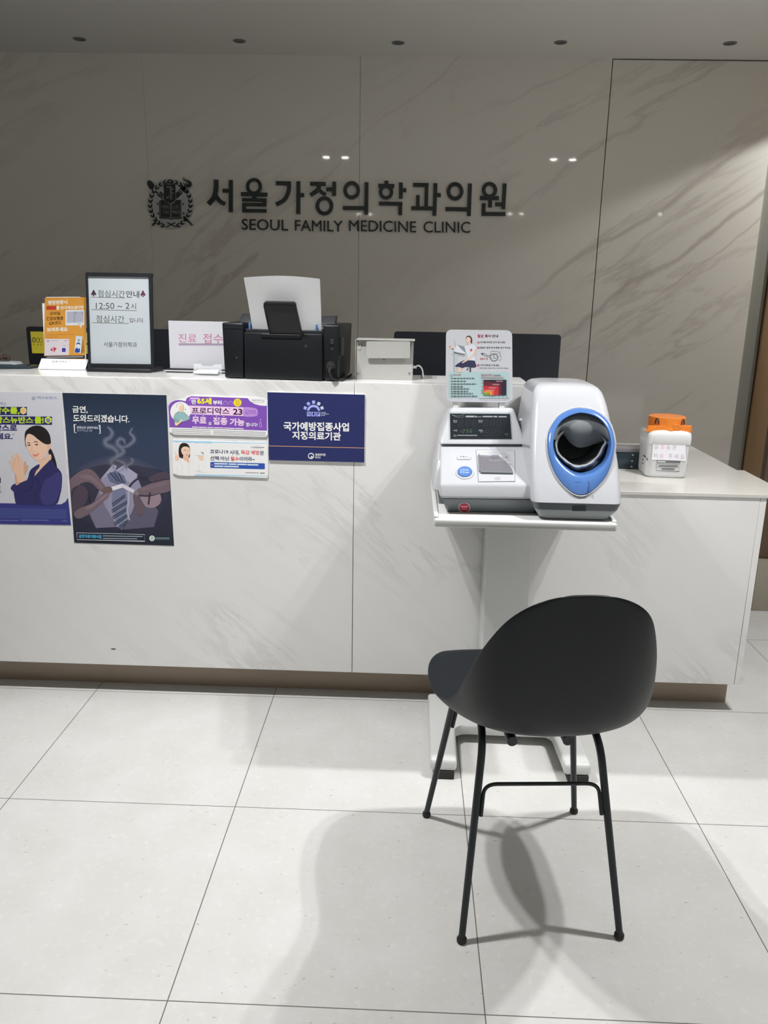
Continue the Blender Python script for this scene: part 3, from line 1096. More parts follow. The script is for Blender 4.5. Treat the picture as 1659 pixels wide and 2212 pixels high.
def no_smoking(f):
    f.zoom(0, 820, 400 / 1659)
    f.clip = lambda x, y: (min(max(x, 563 + (y - 118) * 0.0802), 1484 + (y - 140) * 0.0496), y)   # nothing printed past the sheet
    W_ = C(226, 228, 234)
    # pale haze in the middle of the picture
    for k in range(9):
        q = 1 - k / 10.5
        f.poly(ell(1050, 1010 - k * 6, 455 * q, 330 * q, 40), C(128, 124, 148, 0.085))
    # dark coat, shirt, collar
    f.blob([(640, 870), (800, 790), (960, 760), (1040, 800), (1130, 760), (1330, 790), (1500, 850), (1530, 1100), (1480, 1330), (1100, 1370), (740, 1350), (660, 1150)], C(58, 58, 78, 0.45), 5)
    f.poly([(1036, 812), (905, 885), (885, 1000), (940, 1130), (1050, 1320), (1090, 1345), (1180, 1190), (1265, 960), (1225, 860), (1110, 770)], C(132, 130, 152))
    f.poly([(1036, 812), (990, 850), (905, 885), (1010, 760), (1045, 770)], C(150, 148, 170))
    f.poly([(1036, 812), (1120, 900), (1190, 930), (1235, 850), (1110, 765)], C(150, 148, 170))
    f.poly([(940, 1130), (885, 1000), (800, 1200), (860, 1330), (1050, 1320)], C(108, 104, 124))
    f.poly([(1180, 1190), (1265, 960), (1420, 1180), (1380, 1320), (1100, 1345)], C(84, 82, 102))
    # tie
    f.poly([(955, 850), (1036, 814), (1112, 862), (1135, 925), (1085, 955), (985, 915)], C(92, 98, 124))
    for k in range(3):
        f.line([(985 + k * 38, 832 + k * 2), (1055 + k * 26, 912 + k * 8)], 10, C(46, 52, 74))
    f.poly([(1012, 945), (1112, 945), (1140, 1070), (1146, 1190), (1086, 1345), (1040, 1270), (1000, 1120)], C(106, 112, 138))
    for k, (xa, xb) in enumerate(((1004, 1122), (1000, 1138), (1006, 1146), (1020, 1146), (1038, 1136))):
        y = 1040 + k * 58
        f.line([(xa, y + 74), (xb, y - 8)], 9, C(42, 48, 68))
        f.line([(xa + 4, y + 92), (xb, y + 8)], 9, C(42, 48, 68))
    # stethoscope
    f.line([(1150, 990), (1160, 960), (1200, 912), (1262, 878), (1315, 888), (1342, 935)], 18, C(44, 46, 62), True)
    f.line([(1152, 1000), (1150, 1100), (1140, 1180), (1160, 1260)], 13, C(158, 158, 174), True)
    f.line([(780, 980), (795, 1040), (805, 1100)], 22, C(40, 44, 60), True)
    # hands reaching in from both sides
    sk, sd, sl = C(104, 88, 98), C(72, 62, 76), C(136, 118, 128)
    f.blob([(620, 930), (650, 870), (730, 815), (800, 800), (860, 840), (905, 905), (948, 968), (925, 1005), (880, 985), (820, 930), (760, 920), (700, 950), (640, 1030)], sk, 5)
    f.blob([(700, 870), (780, 850), (850, 880), (900, 930), (930, 975), (900, 975), (830, 910), (760, 890)], C(140, 122, 130, 0.55), 5)
    f.blob([(630, 1010), (690, 950), (760, 960), (790, 1020), (770, 1100), (700, 1170), (640, 1180)], sd, 5)
    f.line([(690, 960), (650, 1010), (640, 1080)], 10, C(46, 42, 56), True)
    f.blob([(660, 1200), (720, 1150), (820, 1110), (890, 1050), (935, 1010), (975, 1008), (972, 1050), (930, 1090), (860, 1150), (780, 1215), (700, 1245)], sk, 5)
    f.blob([(760, 1150), (850, 1100), (920, 1040), (965, 1015), (955, 1050), (880, 1105), (800, 1160)], C(150, 132, 138, 0.55), 5)
    f.blob([(905, 985), (970, 955), (1005, 980), (992, 1015), (925, 1012)], C(100, 82, 82))
    f.blob([(1225, 990), (1290, 955), (1390, 915), (1470, 890), (1535, 905), (1530, 990), (1440, 1020), (1330, 1035), (1250, 1030)], sk, 5)
    f.blob([(1250, 985), (1330, 955), (1430, 925), (1500, 915), (1480, 945), (1380, 970), (1290, 1000)], C(136, 118, 128, 0.5), 5)
    f.blob([(1330, 885), (1420, 835), (1500, 830), (1530, 880), (1460, 895), (1370, 920)], sd, 5)
    f.line([(1370, 922), (1450, 900), (1530, 890)], 9, C(46, 42, 56), True)
    f.blob([(1260, 1050), (1340, 1050), (1420, 1015), (1445, 1070), (1425, 1120), (1370, 1150), (1310, 1140), (1275, 1095)], sl, 5)
    f.line([(1250, 1036), (1340, 1042), (1430, 1018)], 9, C(56, 50, 64), True)
    f.blob([(1195, 1030), (1240, 1040), (1275, 1110), (1290, 1190), (1245, 1220), (1205, 1130)], C(92, 78, 88), 5)
    f.line([(1345, 1010), (1338, 1060), (1330, 1120)], 16, C(48, 50, 66), True)
    # broken cigarette
    f.line([(1005, 978), (1095, 950)], 36, C(204, 202, 210))
    f.line([(1088, 944), (1240, 1026)], 32, C(192, 190, 202))
    f.line([(1200, 1004), (1240, 1026)], 33, C(120, 112, 120))
    # smoke curls
    curls = (([(1040, 835), (1010, 770), (1000, 730), (1050, 690), (1105, 650), (1085, 610), (1050, 570), (1075, 530), (1110, 545), (1120, 580)], [6, 30, 44, 40, 36, 40, 34, 30, 24, 8]),
             ([(1045, 700), (1050, 650), (1010, 610), (955, 585), (945, 545), (985, 520), (1005, 480), (985, 440), (960, 425)], [16, 34, 40, 44, 40, 36, 34, 24, 8]),
             ([(1040, 830), (1100, 800), (1120, 760), (1080, 735), (1035, 720)], [6, 26, 34, 30, 10]),
             ([(1135, 820), (1140, 775), (1175, 750), (1190, 720), (1165, 705)], [8, 26, 28, 20, 8]),
             ([(1090, 610), (1150, 590), (1200, 545), (1190, 505), (1165, 475), (1190, 430)], [14, 30, 34, 28, 22, 8]))
    for pts, w in curls:
        for g_, a_ in ((1.7, 0.05), (1.2, 0.08), (0.8, 0.12), (0.4, 0.16), (0.18, 0.2)):
            f.line(pts, [q * g_ for q in w], C(158, 164, 188, a_), True)
    # writing
    f.text('금연,', 648, 300, 786, 304, 66, W_, 0.022)
    f.text('도와드리겠습니다.', 655, 380, 1160, 388, 68, W_, 0.022)
    f.line([(683, 402), (665, 402), (668, 476), (686, 476)], 6, W_)
    f.line([(882, 409), (893, 409), (899, 483), (884, 483)], 6, W_)
    f.text('원장님과 상담하세요.', 688, 440, 884, 444, 24, C(190, 196, 208), 0.02)
    f.text('환자부담금 0원', 690, 466, 826, 469, 22, C(150, 158, 174), 0.0)
    f.line([(688, 1372), (1296, 1388), (1296, 1448), (692, 1434), (688, 1372)], 4, C(190, 196, 204))
    f.text('금연치료지원사업', 706, 1418, 908, 1424, 32, C(80, 176, 226), 0.025)
    for (x0, x1, y) in ((922, 1278, 1402), (922, 1230, 1424)):
        f.rect(x0, y - 7, x1, y + 3, C(126, 136, 152), 0.016)
    f.poly(ell(1362, 1422, 25), C(205, 214, 212))
    f.ring(1362, 1422, 16, 16, 4, C(90, 120, 110))
    f.line([(1362, 1408), (1362, 1436)], 5, C(90, 120, 110))
    f.rect(1394, 1414, 1518, 1426, C(96, 120, 118), 0.01)
    f.rect(1394, 1431, 1516, 1436, C(80, 100, 100), 0.01)


def smoke_sheet():
    f = Flat((0, YC, 0), NY, MB())
    outline = [(134.5, 848.5), (250, 851), (359.5, 853.5), (366, 1000), (376, 1179), (270, 1175.5), (160.5, 1172.5), (147, 1000)]
    f.prism(outline, 0.0003, 0.0012, 'paper')
    f.h = 0.0012
    # printed background runs from slate blue at the top to near black at the foot
    rows = [(848.5, 134.5, 359.5), (930, 142, 363), (1010, 148, 366.5), (1090, 154, 371), (1179, 160.5, 376)]
    cols = [C(32, 42, 58), C(44, 56, 78), C(50, 58, 80), C(46, 48, 66), C(30, 34, 48)]
    f.h += f.step
    vs, cc = [], []
    for (y, x0, x1), c in zip(rows, cols):
        for x in (x0, x1):
            yy = y + (0 if x == x0 else 5 if y < 1100 else 0)
            if y > 1170 and x == x0:
                yy = 1172.5
            vs.append(f.pt(x, yy, f.h))
            cc.append(c)
    f.mb.add(vs, [[i * 2 + 2, i * 2 + 3, i * 2 + 1, i * 2] for i in range(4)], 'ink', cc)
    no_smoking(f)
    return tag(f.mb.build('poster', None, at(268, 1177, YC)), 'tall dark navy poster of hands breaking a smoking cigarette', 'poster')


smoke_sheet()


def purple(f):
    f.zoom(360, 845, 225 / 1659)
    P_, pink, wh, plum = C(116, 74, 164), C(226, 188, 228), C(240, 240, 244), C(58, 20, 62)
    f.poly(catmull([(30, 240), (60, 190), (130, 150), (210, 142), (302, 160)], 5, False)[:-1] + [(302, 160), (320, 110), (385, 80), (1310, 112), (1598, 126), (1598, 630), (45, 576)], P_)
    f.poly([(1290, 112), (1598, 128), (1594, 235), (1500, 230), (1400, 205), (1330, 160)], wh)
    f.text('프로디악스23', 1355, 162, 1556, 166, 30, C(80, 80, 92), 0.012)
    f.rect(1365, 178, 1556, 182, C(120, 120, 130), 0.01)
    f.poly(rrect(368, 100, 520, 130, 14), C(200, 160, 215))
    f.text('만', 396, 205, 470, 207, 72, wh, 0.035)
    f.text('65세', 486, 207, 714, 212, 104, C(244, 214, 40), 0.04)
    f.text('부터', 736, 216, 878, 220, 72, wh, 0.035)
    for cx in (935, 1018):
        f.ring(cx, 190, 26, 30, 5, C(160, 130, 200), 16)
        f.line([(cx - 42, 220), (cx - 25, 170), (cx, 155), (cx + 25, 170), (cx + 42, 222)], 6, C(160, 130, 200), True)
    star = []
    for k in range(40):
        r = 68 if k % 2 == 0 else 60
        star.append((1128 + r * math.cos(k * math.pi / 20), 182 + r * math.sin(k * math.pi / 20)))
    f.poly(star, C(238, 196, 50))
    for k in range(4):
        f.rect(1095, 140 + k * 22, 1165, 148 + k * 22, C(190, 130, 60), 0.03)
    f.poly([(330, 228), (1230, 258), (1225, 396), (330, 365)], C(218, 186, 224))
    f.poly(catmull([(1230, 260), (1400, 270), (1450, 310), (1445, 380), (1400, 402), (1226, 396)], 4), C(170, 130, 196))
    f.text('프로디악스', 398, 362, 1000, 372, 105, plum, 0.022)
    f.ring(1004, 278, 11, 11, 4, plum, 12)
    f.text('23', 1056, 376, 1206, 380, 100, plum, 0.028)
    f.text('국가예방접종', 1245, 330, 1420, 334, 30, C(112, 78, 160), 0.01)
    f.text('폐렴구균 백신', 1245, 366, 1432, 370, 32, C(112, 78, 160), 0.01)
    f.text('무료', 405, 522, 636, 530, 118, pink, 0.04)
    f.text('로', 664, 536, 716, 538, 46, wh, 0.02)
    f.text('접종', 736, 532, 968, 542, 118, pink, 0.04)
    f.text('가능', 1005, 548, 1240, 556, 118, pink, 0.04)
    f.text('합니다!', 1264, 562, 1446, 566, 62, wh, 0.025)
    for x, y in ((458, 390), (582, 394), (794, 400), (910, 406), (1497, 455), (362, 143)):
        f.poly(ell(x, y, 8, 8, 10), wh)
    f.line([(1492, 480), (1478, 530), (1482, 572), (1508, 572), (1510, 530), (1494, 480)], 5, C(200, 180, 220))
    for x0, x1 in ((404, 500), (510, 640), (650, 740), (750, 900), (905, 1080), (1090, 1225)):
        f.rect(x0, 562 + (x0 - 404) * 0.035, x1, 578 + (x0 - 404) * 0.035, C(214, 200, 228), 0.035)
    # small print band
    for k in range(3):
        f.rect(80, 597 + k * 30, 700, 603 + k * 30, C(150, 152, 158), 0.035)
        f.rect(740, 622 + k * 26, 1575, 628 + k * 26, C(150, 152, 158), 0.035)
    # cartoon man in a white circle
    f.poly(ell(218, 330, 160, 162, 40), C(222, 224, 230))
    f.blob([(140, 360), (200, 320), (270, 330), (330, 390), (375, 420), (350, 460), (280, 475), (250, 490), (200, 500), (130, 490), (112, 440)], C(132, 168, 172), 4)
    f.blob([(190, 220), (240, 205), (268, 240), (270, 290), (245, 330), (210, 330), (185, 270)], C(216, 184, 160))
    f.blob([(162, 260), (165, 215), (205, 196), (250, 200), (262, 220), (215, 225), (200, 255), (195, 285), (175, 285)], C(232, 232, 234))
    f.blob([(130, 490), (190, 500), (235, 440), (250, 470), (230, 500), (180, 540), (140, 552)], C(216, 184, 150), 4)
    f.blob([(112, 440), (150, 440), (185, 455), (185, 490), (125, 495)], C(120, 156, 160), 4)
    f.poly(ell(300, 292, 8, 8, 10), C(70, 60, 60))
    for pts in ([(162, 260), (165, 215), (205, 196), (250, 200), (268, 240), (270, 290), (240, 330)], [(200, 325), (140, 360), (112, 440), (140, 552), (180, 540), (250, 480)], [(270, 330), (330, 385), (375, 420), (330, 460)]):
        f.line(pts, 4, C(70, 62, 60), True)


sheet('poster', [(365, 880), (368, 872), (376, 866), (388, 864), (399, 864), (403, 858), (411, 855), (540, 859), (568, 860.5), (578, 865), (578.5, 938), (574, 944), (480, 941), (376, 938.5), (366, 932)], C(226, 227, 230),
      'purple shaped notice with yellow and pink Korean lettering and a cartoon man', purple, 0.004)


def flu_notice(f):
    f.zoom(365, 940, 220 / 1659)
    bl, rd, sky = C(40, 46, 92), C(196, 62, 66), C(150, 190, 222)
    f.poly([(60, 86), (800, 104), (1600, 128), (1600, 140), (700, 122), (690, 135), (480, 128), (470, 136), (390, 118), (290, 126), (280, 112), (215, 122), (205, 108), (125, 120), (110, 108), (52, 106)], sky)
    f.poly([(445, 636), (1600, 662), (1600, 672), (445, 664)], sky)
    f.ring(1348, 198, 13, 13, 5, C(80, 84, 100), 14)
    f.rect(1372, 192, 1550, 206, C(120, 124, 136), 0.01)
    f.rect(1372, 174, 1470, 177, C(150, 150, 160), 0.01)
    f.rect(1376, 218, 1505, 221, C(190, 120, 120), 0.01)
    f.text('코로나19', 668, 302, 966, 308, 72, bl, 0.022)
    f.text('시대,', 988, 320, 1148, 322, 76, bl, 0.022)
    f.text('독감', 1172, 316, 1314, 320, 72, rd, 0.022)
    f.text('예방', 1336, 320, 1478, 324, 74, rd, 0.022)
    f.text('은', 1482, 324, 1550, 326, 68, bl, 0.022)
    f.text('선택', 672, 410, 814, 414, 72, bl, 0.022)
    f.text('아닌', 838, 414, 978, 416, 70, bl, 0.022)
    f.text('필수', 1004, 418, 1140, 424, 72, rd, 0.022)
    f.text('이어라~', 1148, 424, 1398, 426, 74, bl, 0.022)
    f.poly(ell(1036, 330, 6, 6, 8), bl)
    f.poly(ell(1108, 334, 6, 6, 8), bl)
    f.poly(rrect(673, 436, 1562, 532, 14, 4, 0.027), C(44, 78, 160))
    f.poly(ell(706, 484, 11, 11, 10), C(226, 110, 130))
    for x0, x1, y in ((738, 955, 464), (970, 1100, 470), (1110, 1265, 474), (1275, 1455, 480), (738, 890, 504), (900, 1136, 508)):
        f.rect(x0, y - 10, x1, y + 12, C(196, 208, 232), 0.02)
    f.rect(1245, 604, 1415, 614, C(140, 142, 150), 0.02)
    f.ring(1440, 614, 12, 12, 5, C(80, 90, 110), 12)
    f.rect(1480, 612, 1560, 622, C(96, 104, 110), 0.01)
    f.line([(1515, 630), (1530, 608)], 5, C(96, 130, 100))
    # woman in white holding up a finger and a box
    hair, skin, coat, fold = C(40, 34, 34), C(222, 186, 164), C(222, 222, 226), C(196, 197, 203)
    f.blob([(110, 640), (90, 560), (105, 440), (170, 395), (230, 375), (330, 380), (420, 400), (470, 450), (500, 400), (560, 410), (585, 560), (560, 610), (470, 580), (430, 655), (250, 660)], coat, 4)
    f.line([(330, 440), (320, 560), (330, 650)], 6, fold, True)
    f.line([(190, 420), (215, 520), (210, 650)], 6, fold, True)
    f.line([(470, 450), (490, 530), (470, 580)], 7, fold, True)
    f.line([(120, 520), (150, 580), (130, 650)], 6, fold, True)
    f.blob([(160, 320), (158, 230), (185, 150), (250, 126), (310, 150), (340, 210), (342, 290), (334, 362), (300, 366), (220, 376), (172, 356)], hair)
    f.blob([(238, 320), (310, 320), (326, 400), (325, 455), (290, 430), (236, 392)], C(212, 172, 150))
    f.blob([(200, 230), (235, 190), (300, 190), (340, 225), (345, 275), (325, 330), (280, 348), (230, 320), (205, 280)], skin)
    f.line([(240, 244), (280, 242)], 7, C(70, 50, 46))
    f.line([(312, 248), (338, 250)], 7, C(70, 50, 46))
    f.line([(298, 255), (302, 290), (290, 295)], 5, C(196, 154, 136))
    f.blob([(262, 314), (295, 318), (315, 316), (290, 332)], C(190, 90, 84))
    f.line([(105, 265), (118, 320), (122, 350)], [10, 18, 24], skin, True)
    f.blob([(98, 350), (120, 325), (160, 330), (165, 370), (150, 410), (110, 410)], skin)
    f.blob([(480, 345), (530, 330), (555, 360), (560, 405), (505, 408), (490, 380)], skin)
    f.poly([(445, 285), (470, 265), (560, 285), (565, 335), (440, 330)], C(234, 234, 238))
    f.poly([(510, 275), (560, 285), (565, 310), (545, 300)], C(150, 60, 66))


sheet('poster', [(372, 953), (376, 950.5), (480, 954), (577, 957.5), (579, 962), (579.5, 1026), (577, 1032.5), (480, 1029), (382, 1026.5), (374, 1022)], C(222, 226, 232),
      'white notice of a woman in white raising a finger, below the purple notice', flu_notice, 0.004)


def nip(f):
    f.zoom(340, 820, 480 / 1659)
    W_, lil = C(230, 232, 238), C(150, 156, 226)
    f.rect(832, 493, 1545, 497, C(206, 150, 110), 0.0225)
    cx, cy = 1166, 232
    f.poly([(cx + 48 * math.cos(a), cy + 44 * math.sin(a)) for a in [math.pi + k * math.pi / 20 for k in range(21)]] + [(cx + 32 * math.cos(a), cy + 26 * math.sin(a)) for a in [2 * math.pi - k * math.pi / 20 for k in range(21)]], lil)
    for k, a in enumerate((200, 235, 270, 305, 340)):
        r = math.radians(a)
        c = (150, 156, 226) if k < 3 else (186, 190, 206)
        f.line([(cx + 56 * math.cos(r), cy + 2 + 54 * math.sin(r)), (cx + 78 * math.cos(r), cy + 2 + 78 * math.sin(r))], 22, C(*c))
    for k, ch in enumerate('NIP'):
        x = 1116 + k * 35
        f.rect(x, 240 + k * 0.6, x + 30, 273 + k * 0.6, lil)
        w = 7 if ch == 'I' else 10
        f.text(ch, x + 15 - w, 268, x + 15 + w, 268, 24, C(36, 42, 92), 0.02)
    for k, x1 in enumerate((1258, 1280, 1252)):
        f.rect(1222, 243 + k * 11, x1, 247 + k * 11, C(170, 174, 196), 0.02)
    f.text('국가예방접종사업', 942, 380, 1430, 388, 66, W_, 0.03)
    f.text('지정의료기관', 1006, 446, 1370, 456, 62, W_, 0.03)
    f.poly(ell(1147, 570, 23, 23, 24), W_)
    f.blob([(1128, 570), (1138, 556), (1160, 560), (1163, 575), (1150, 570), (1142, 582)], C(40, 50, 100))
    f.ring(1147, 570, 16, 16, 3, C(40, 50, 100), 18)
    f.text('질병관리청', 1178, 570, 1254, 571, 19, W_, 0.02)
    f.text('KDCA', 1178, 587, 1219, 588, 13, W_, 0.02)


sheet('notice_plate', [(577.5, 847), (788, 852.5), (787, 999), (581, 994)], C(36, 42, 88), 'navy plate with a sun symbol and white Korean lettering and an orange line', nip, 0.005, 'sign')

# small scuff on the marble
f = Flat((0, YC, 0), NY, MB(), base=0.0004)
f.blob([(239, 1402), (245, 1400.5), (251, 1402), (245, 1403.5)], C(70, 66, 62))
tag(f.mb.build('scuff_mark', None, f.pt(245, 1403)), 'small dark scuff low on the white marble counter front', 'mark')


# ================================================================== things on the reception counter
def plate(mb, quad, Y0, thick, key, r=0.0, lean=0.0):
    """upright slab traced at its place: quad of pixels on the plane through depth Y0, leaning back by lean"""
    f = Flat((0, Y0, ZT), (0, -1, lean), mb)
    return f


# monitors seen from behind, standing on the staff desk
def monitor(name, quad, Y, label, group):
    p = [at(x, y, Y) for x, y in quad]
    cx = (p[0].x + p[1].x) / 2
    t = thing('monitor', (cx, Y + 0.06, DZ), label, 'monitor', group)
    x0, x1, z1 = p[0].x, p[1].x, (p[0].z + p[1].z) / 2
    z0 = z1 - 0.325
    b = MB()
    f = []
    r = 0.010
    prof = []
    for cxx, czz, a0 in ((x1 - r, z1 - r, 90), (x0 + r, z1 - r, 180), (x0 + r, z0 + r, 270), (x1 - r, z0 + r, 0)):
        for k in range(5):
            a = math.radians(a0 - 90 + 90 * k / 4) if False else math.radians(a0 + 90 * k / 4 - 90)
            prof.append((cxx + r * math.cos(a), czz + r * math.sin(a)))
    def ringl(s, y):
        c = ((x0 + x1) / 2, (z0 + z1) / 2)
        return [Vector((c[0] + (px - c[0]) * (1 - s / (x1 - x0)), y, c[1] + (pz - c[1]) * (1 - s / (z1 - z0)))) for px, pz in prof]
    b.loft([ringl(0.004, Y), ringl(0.0, Y + 0.003), ringl(0, Y + 0.020), ringl(0.003, Y + 0.022)], 'monitor', True, True, True)
    b.build('housing', t)
    b = MB()
    b.box(x0 + 0.008, x1 - 0.008, Y + 0.0222, Y + 0.0232, z0 + 0.012, z1 - 0.008, 'screen')
    b.build('screen', t)
    b = MB()
    b.hull([(cx - 0.10, Y - 0.018, z0 + 0.03), (cx + 0.10, Y - 0.018, z0 + 0.03), (cx + 0.12, Y, z0 + 0.02), (cx - 0.12, Y, z0 + 0.02), (cx - 0.10, Y - 0.018, z0 + 0.09), (cx + 0.10, Y - 0.018, z0 + 0.09), (cx + 0.12, Y, z0 + 0.1), (cx - 0.12, Y, z0 + 0.1)], 'monitor', 0.004)
    b.build('rear_cover', t)
    b = MB()
    b.box(cx - 0.03, cx + 0.03, Y - 0.03, Y - 0.012, DZ + 0.012, z0 + 0.08, 'monitor', 0.003)
    b.build('stand', t)
    b = MB()
    b.box(cx - 0.12, cx + 0.12, Y - 0.08, Y + 0.10, DZ, DZ + 0.013, 'monitor', 0.004)
    b.build('base', t)
    return t


monitor('monitor', [(55, 705), (417, 713)], 2.92, 'black monitor back behind the orange notice, a yellow paper stuck on it', 'monitors on the staff desk')
monitor('monitor', [(851.5, 717), (1213, 722)], 2.92, 'black monitor back behind the white metal box and the instruction board', 'monitors on the staff desk')

# yellow paper on the left monitor
f = Flat((0, 2.92, 0), NY, MB())
out = [(65.5, 716), (190, 718), (191, 764), (69.5, 763)]
f.prism(out, 0.0002, 0.0008, 'paper')
f.h = 0.0009
f.poly(out, C(206, 190, 62, gain=1.5))
f.zoom(0, 630, 200 / 1659)
for cx, w, c in ((607, 14, 70), (680, 10, 90), (735, 8, 130)):
    f.ring(cx, 868 - (680 - cx) * 0.05, 26 + w * 0.4, 48, w, C(c, c, 40, gain=0.95), 20)
for cx in (608, 683, 740):
    f.line([(cx - 14, 960), (cx + 10, 936)], 7, C(120, 112, 48, gain=0.95))
    f.line([(cx - 12, 940), (cx + 12, 955)], 5, C(120, 112, 48, gain=0.95))
f.rect(1540, 925, 1580, 950, C(90, 86, 40, gain=0.95))
tag(f.mb.build('sticky_note', None, at(128, 763, 2.92)), 'yellow paper with hand drawn circles stuck on the back of the left monitor', 'note')


def standee():
    """orange notice on a white folded card stand"""
    Y = 2.635
    z0 = ZT
    t = thing('notice_stand', (-1.14, Y, z0), 'orange notice in a white folded table stand left of the black framed sign', 'notice')
    lean = 0.06
    b = MB()
    xs = (-1.222, -1.066)
    p0, p1 = at(86, 795, Y - 0.02), at(188, 797, Y - 0.02)
    xl, xr = p0.x, p1.x
    h = 0.032
    # triangular foot: sloping front, open ends
    prof = [(Y - 0.035, z0 + 0.001), (Y - 0.030, z0 + 0.006), (Y - 0.002, z0 + h), (Y + 0.002, z0 + h), (Y + 0.030, z0 + 0.006), (Y + 0.035, z0 + 0.001)]
    def row(x, k):
        return [Vector((x, Y + (yy - Y) * k, z0 + (zz - z0) * (1 if k > 0.9 else 0.98))) for yy, zz in prof]
    b.loft([row(xl, 1), row(xl + 0.006, 1), row(xr - 0.008, 1), row(xr, 1)], 'paper', True, True, False, False)
    b.build('foot', t)
    # logo on the foot
    nrm = (0, -(h - 0.006), 0.028)
    f = Flat((0, Y - 0.030, z0 + 0.006), nrm, MB(), base=0.0003)
    f.zoom(0, 630, 200 / 1659)
    f.text('프로디악스', 930, 1270, 1205, 1270, 34, C(120, 120, 126), 0.014)
    f.text('23', 1222, 1262, 1300, 1262, 26, C(170, 170, 176), 0.0)
    f.rect(930, 1292, 1205, 1297, C(186, 188, 192))
    f.mb.build('foot_lettering', t)
    # white sheet behind and the orange sheet
    f = Flat((0, Y + 0.005, z0), (0, -1, lean), MB())
    f.prism([(91, 655), (100, 655), (100, 641.5), (173, 641), (173, 650), (186, 650), (186, 776), (97, 775)], 0.0, 0.0006, 'paper')
    f.mb.build('backing_sheet', t)
    f = Flat((0, Y, z0), (0, -1, lean), MB())
    quad = [(97, 643), (186.5, 642), (183, 776), (95, 776)]
    f.prism(quad, 0.0, 0.0008, 'paper')
    f.h = 0.0009
    f.poly(quad, C(206, 146, 62, gain=0.95))
    G = 0.95
    f.zoom(0, 630, 200 / 1659)
    wh, dk, red = C(222, 222, 216, gain=G), C(52, 36, 26, gain=G), C(184, 60, 44, gain=G)
    f.text('병원방문시', 862, 236, 1205, 222, 76, wh, 0.03)
    f.rect(832, 258, 1008, 326, red, -0.01)
    f.text('를', 1010, 322, 1062, 320, 66, wh, 0.03)
    f.text('안가져오셨다면', 1086, 320, 1498, 308, 60, wh, 0.028)
    f.text('모바일', 892, 422, 1078, 418, 62, dk, 0.02)
    f.text('건강보험증', 830, 518, 1135, 508, 66, dk, 0.025)
    f.text('QR코드', 878, 602, 1100, 592, 64, dk, 0.02)
    f.text('보여주세요', 838, 722, 1212, 712, 78, wh, 0.035)
    f.poly([(838, 775), (1335, 762), (1335, 768), (838, 781)], C(170, 116, 40, gain=G))
    f.poly([(838, 812), (1040, 808), (1040, 814), (838, 818)], C(170, 116, 40, gain=G))
    # small panel left blank where the code square is
    f.poly(rrect(1172, 330, 1512, 608, 22, 4, -0.02), C(210, 210, 212, gain=G))
    f.poly([(1430, 600), (1470, 600), (1445, 665)], C(210, 210, 212, gain=G))
    f.poly([(1195, 362), (1496, 350), (1496, 548), (1195, 562)], C(168, 172, 186, gain=G))
    f.poly([(1330, 358), (1338, 358), (1338, 556), (1330, 556)], C(120, 124, 140, gain=G))
    f.poly(ell(1365, 385, 14), C(140, 144, 152, gain=G))
    f.poly(ell(1475, 385, 14), C(140, 144, 152, gain=G))
    f.rect(1390, 572, 1450, 580, C(120, 120, 124, gain=G))
    # card and telephone pictures
    f.poly([(802, 846), (1238, 848), (1236, 1138), (796, 1148)], C(206, 198, 204, gain=G))
    f.rect(842, 874, 876, 894, C(110, 100, 120, gain=G))
    f.rect(900, 874, 1050, 882, C(160, 154, 164, gain=G))
    f.rect(1145, 876, 1210, 886, C(150, 130, 140, gain=G))
    f.rect(1120, 966, 1185, 974, C(150, 144, 150, gain=G))
    f.poly([(898, 1045), (942, 998), (942, 1068)], C(176, 58, 78, gain=G))
    f.poly([(958, 990), (1016, 1016), (972, 1078), (958, 1075)], C(176, 58, 78, gain=G))
    f.poly(rrect(1110, 1010, 1176, 1080, 8, 3), C(62, 56, 150, gain=G))
    f.poly([(1362, 792), (1480, 800), (1448, 1104), (1330, 1090)], C(196, 208, 216, gain=G))
    f.poly([(1480, 800), (1515, 1080), (1448, 1104)], C(160, 110, 40, gain=G))
    f.rect(1392, 850, 1430, 890, C(140, 146, 150, gain=G))
    f.blob([(1370, 950), (1375, 925), (1405, 910), (1432, 925), (1436, 955), (1405, 935)], C(40, 66, 130, gain=G))
    f.blob([(1378, 950), (1405, 938), (1430, 955), (1425, 980), (1404, 992), (1384, 980)], C(222, 214, 206, gain=G))
    f.blob([(1345, 1085), (1352, 1025), (1380, 1005), (1405, 1030), (1420, 1010), (1432, 1030), (1425, 1085)], C(40, 70, 150, gain=G))
    f.poly([(790, 1152), (1522, 1142), (1520, 1200), (788, 1202)], C(40, 42, 48, gain=G))
    f.rect(840, 1166, 1490, 1186, C(150, 152, 156, gain=G), -0.015)
    f.mb.build('notice_sheet', t)


standee()


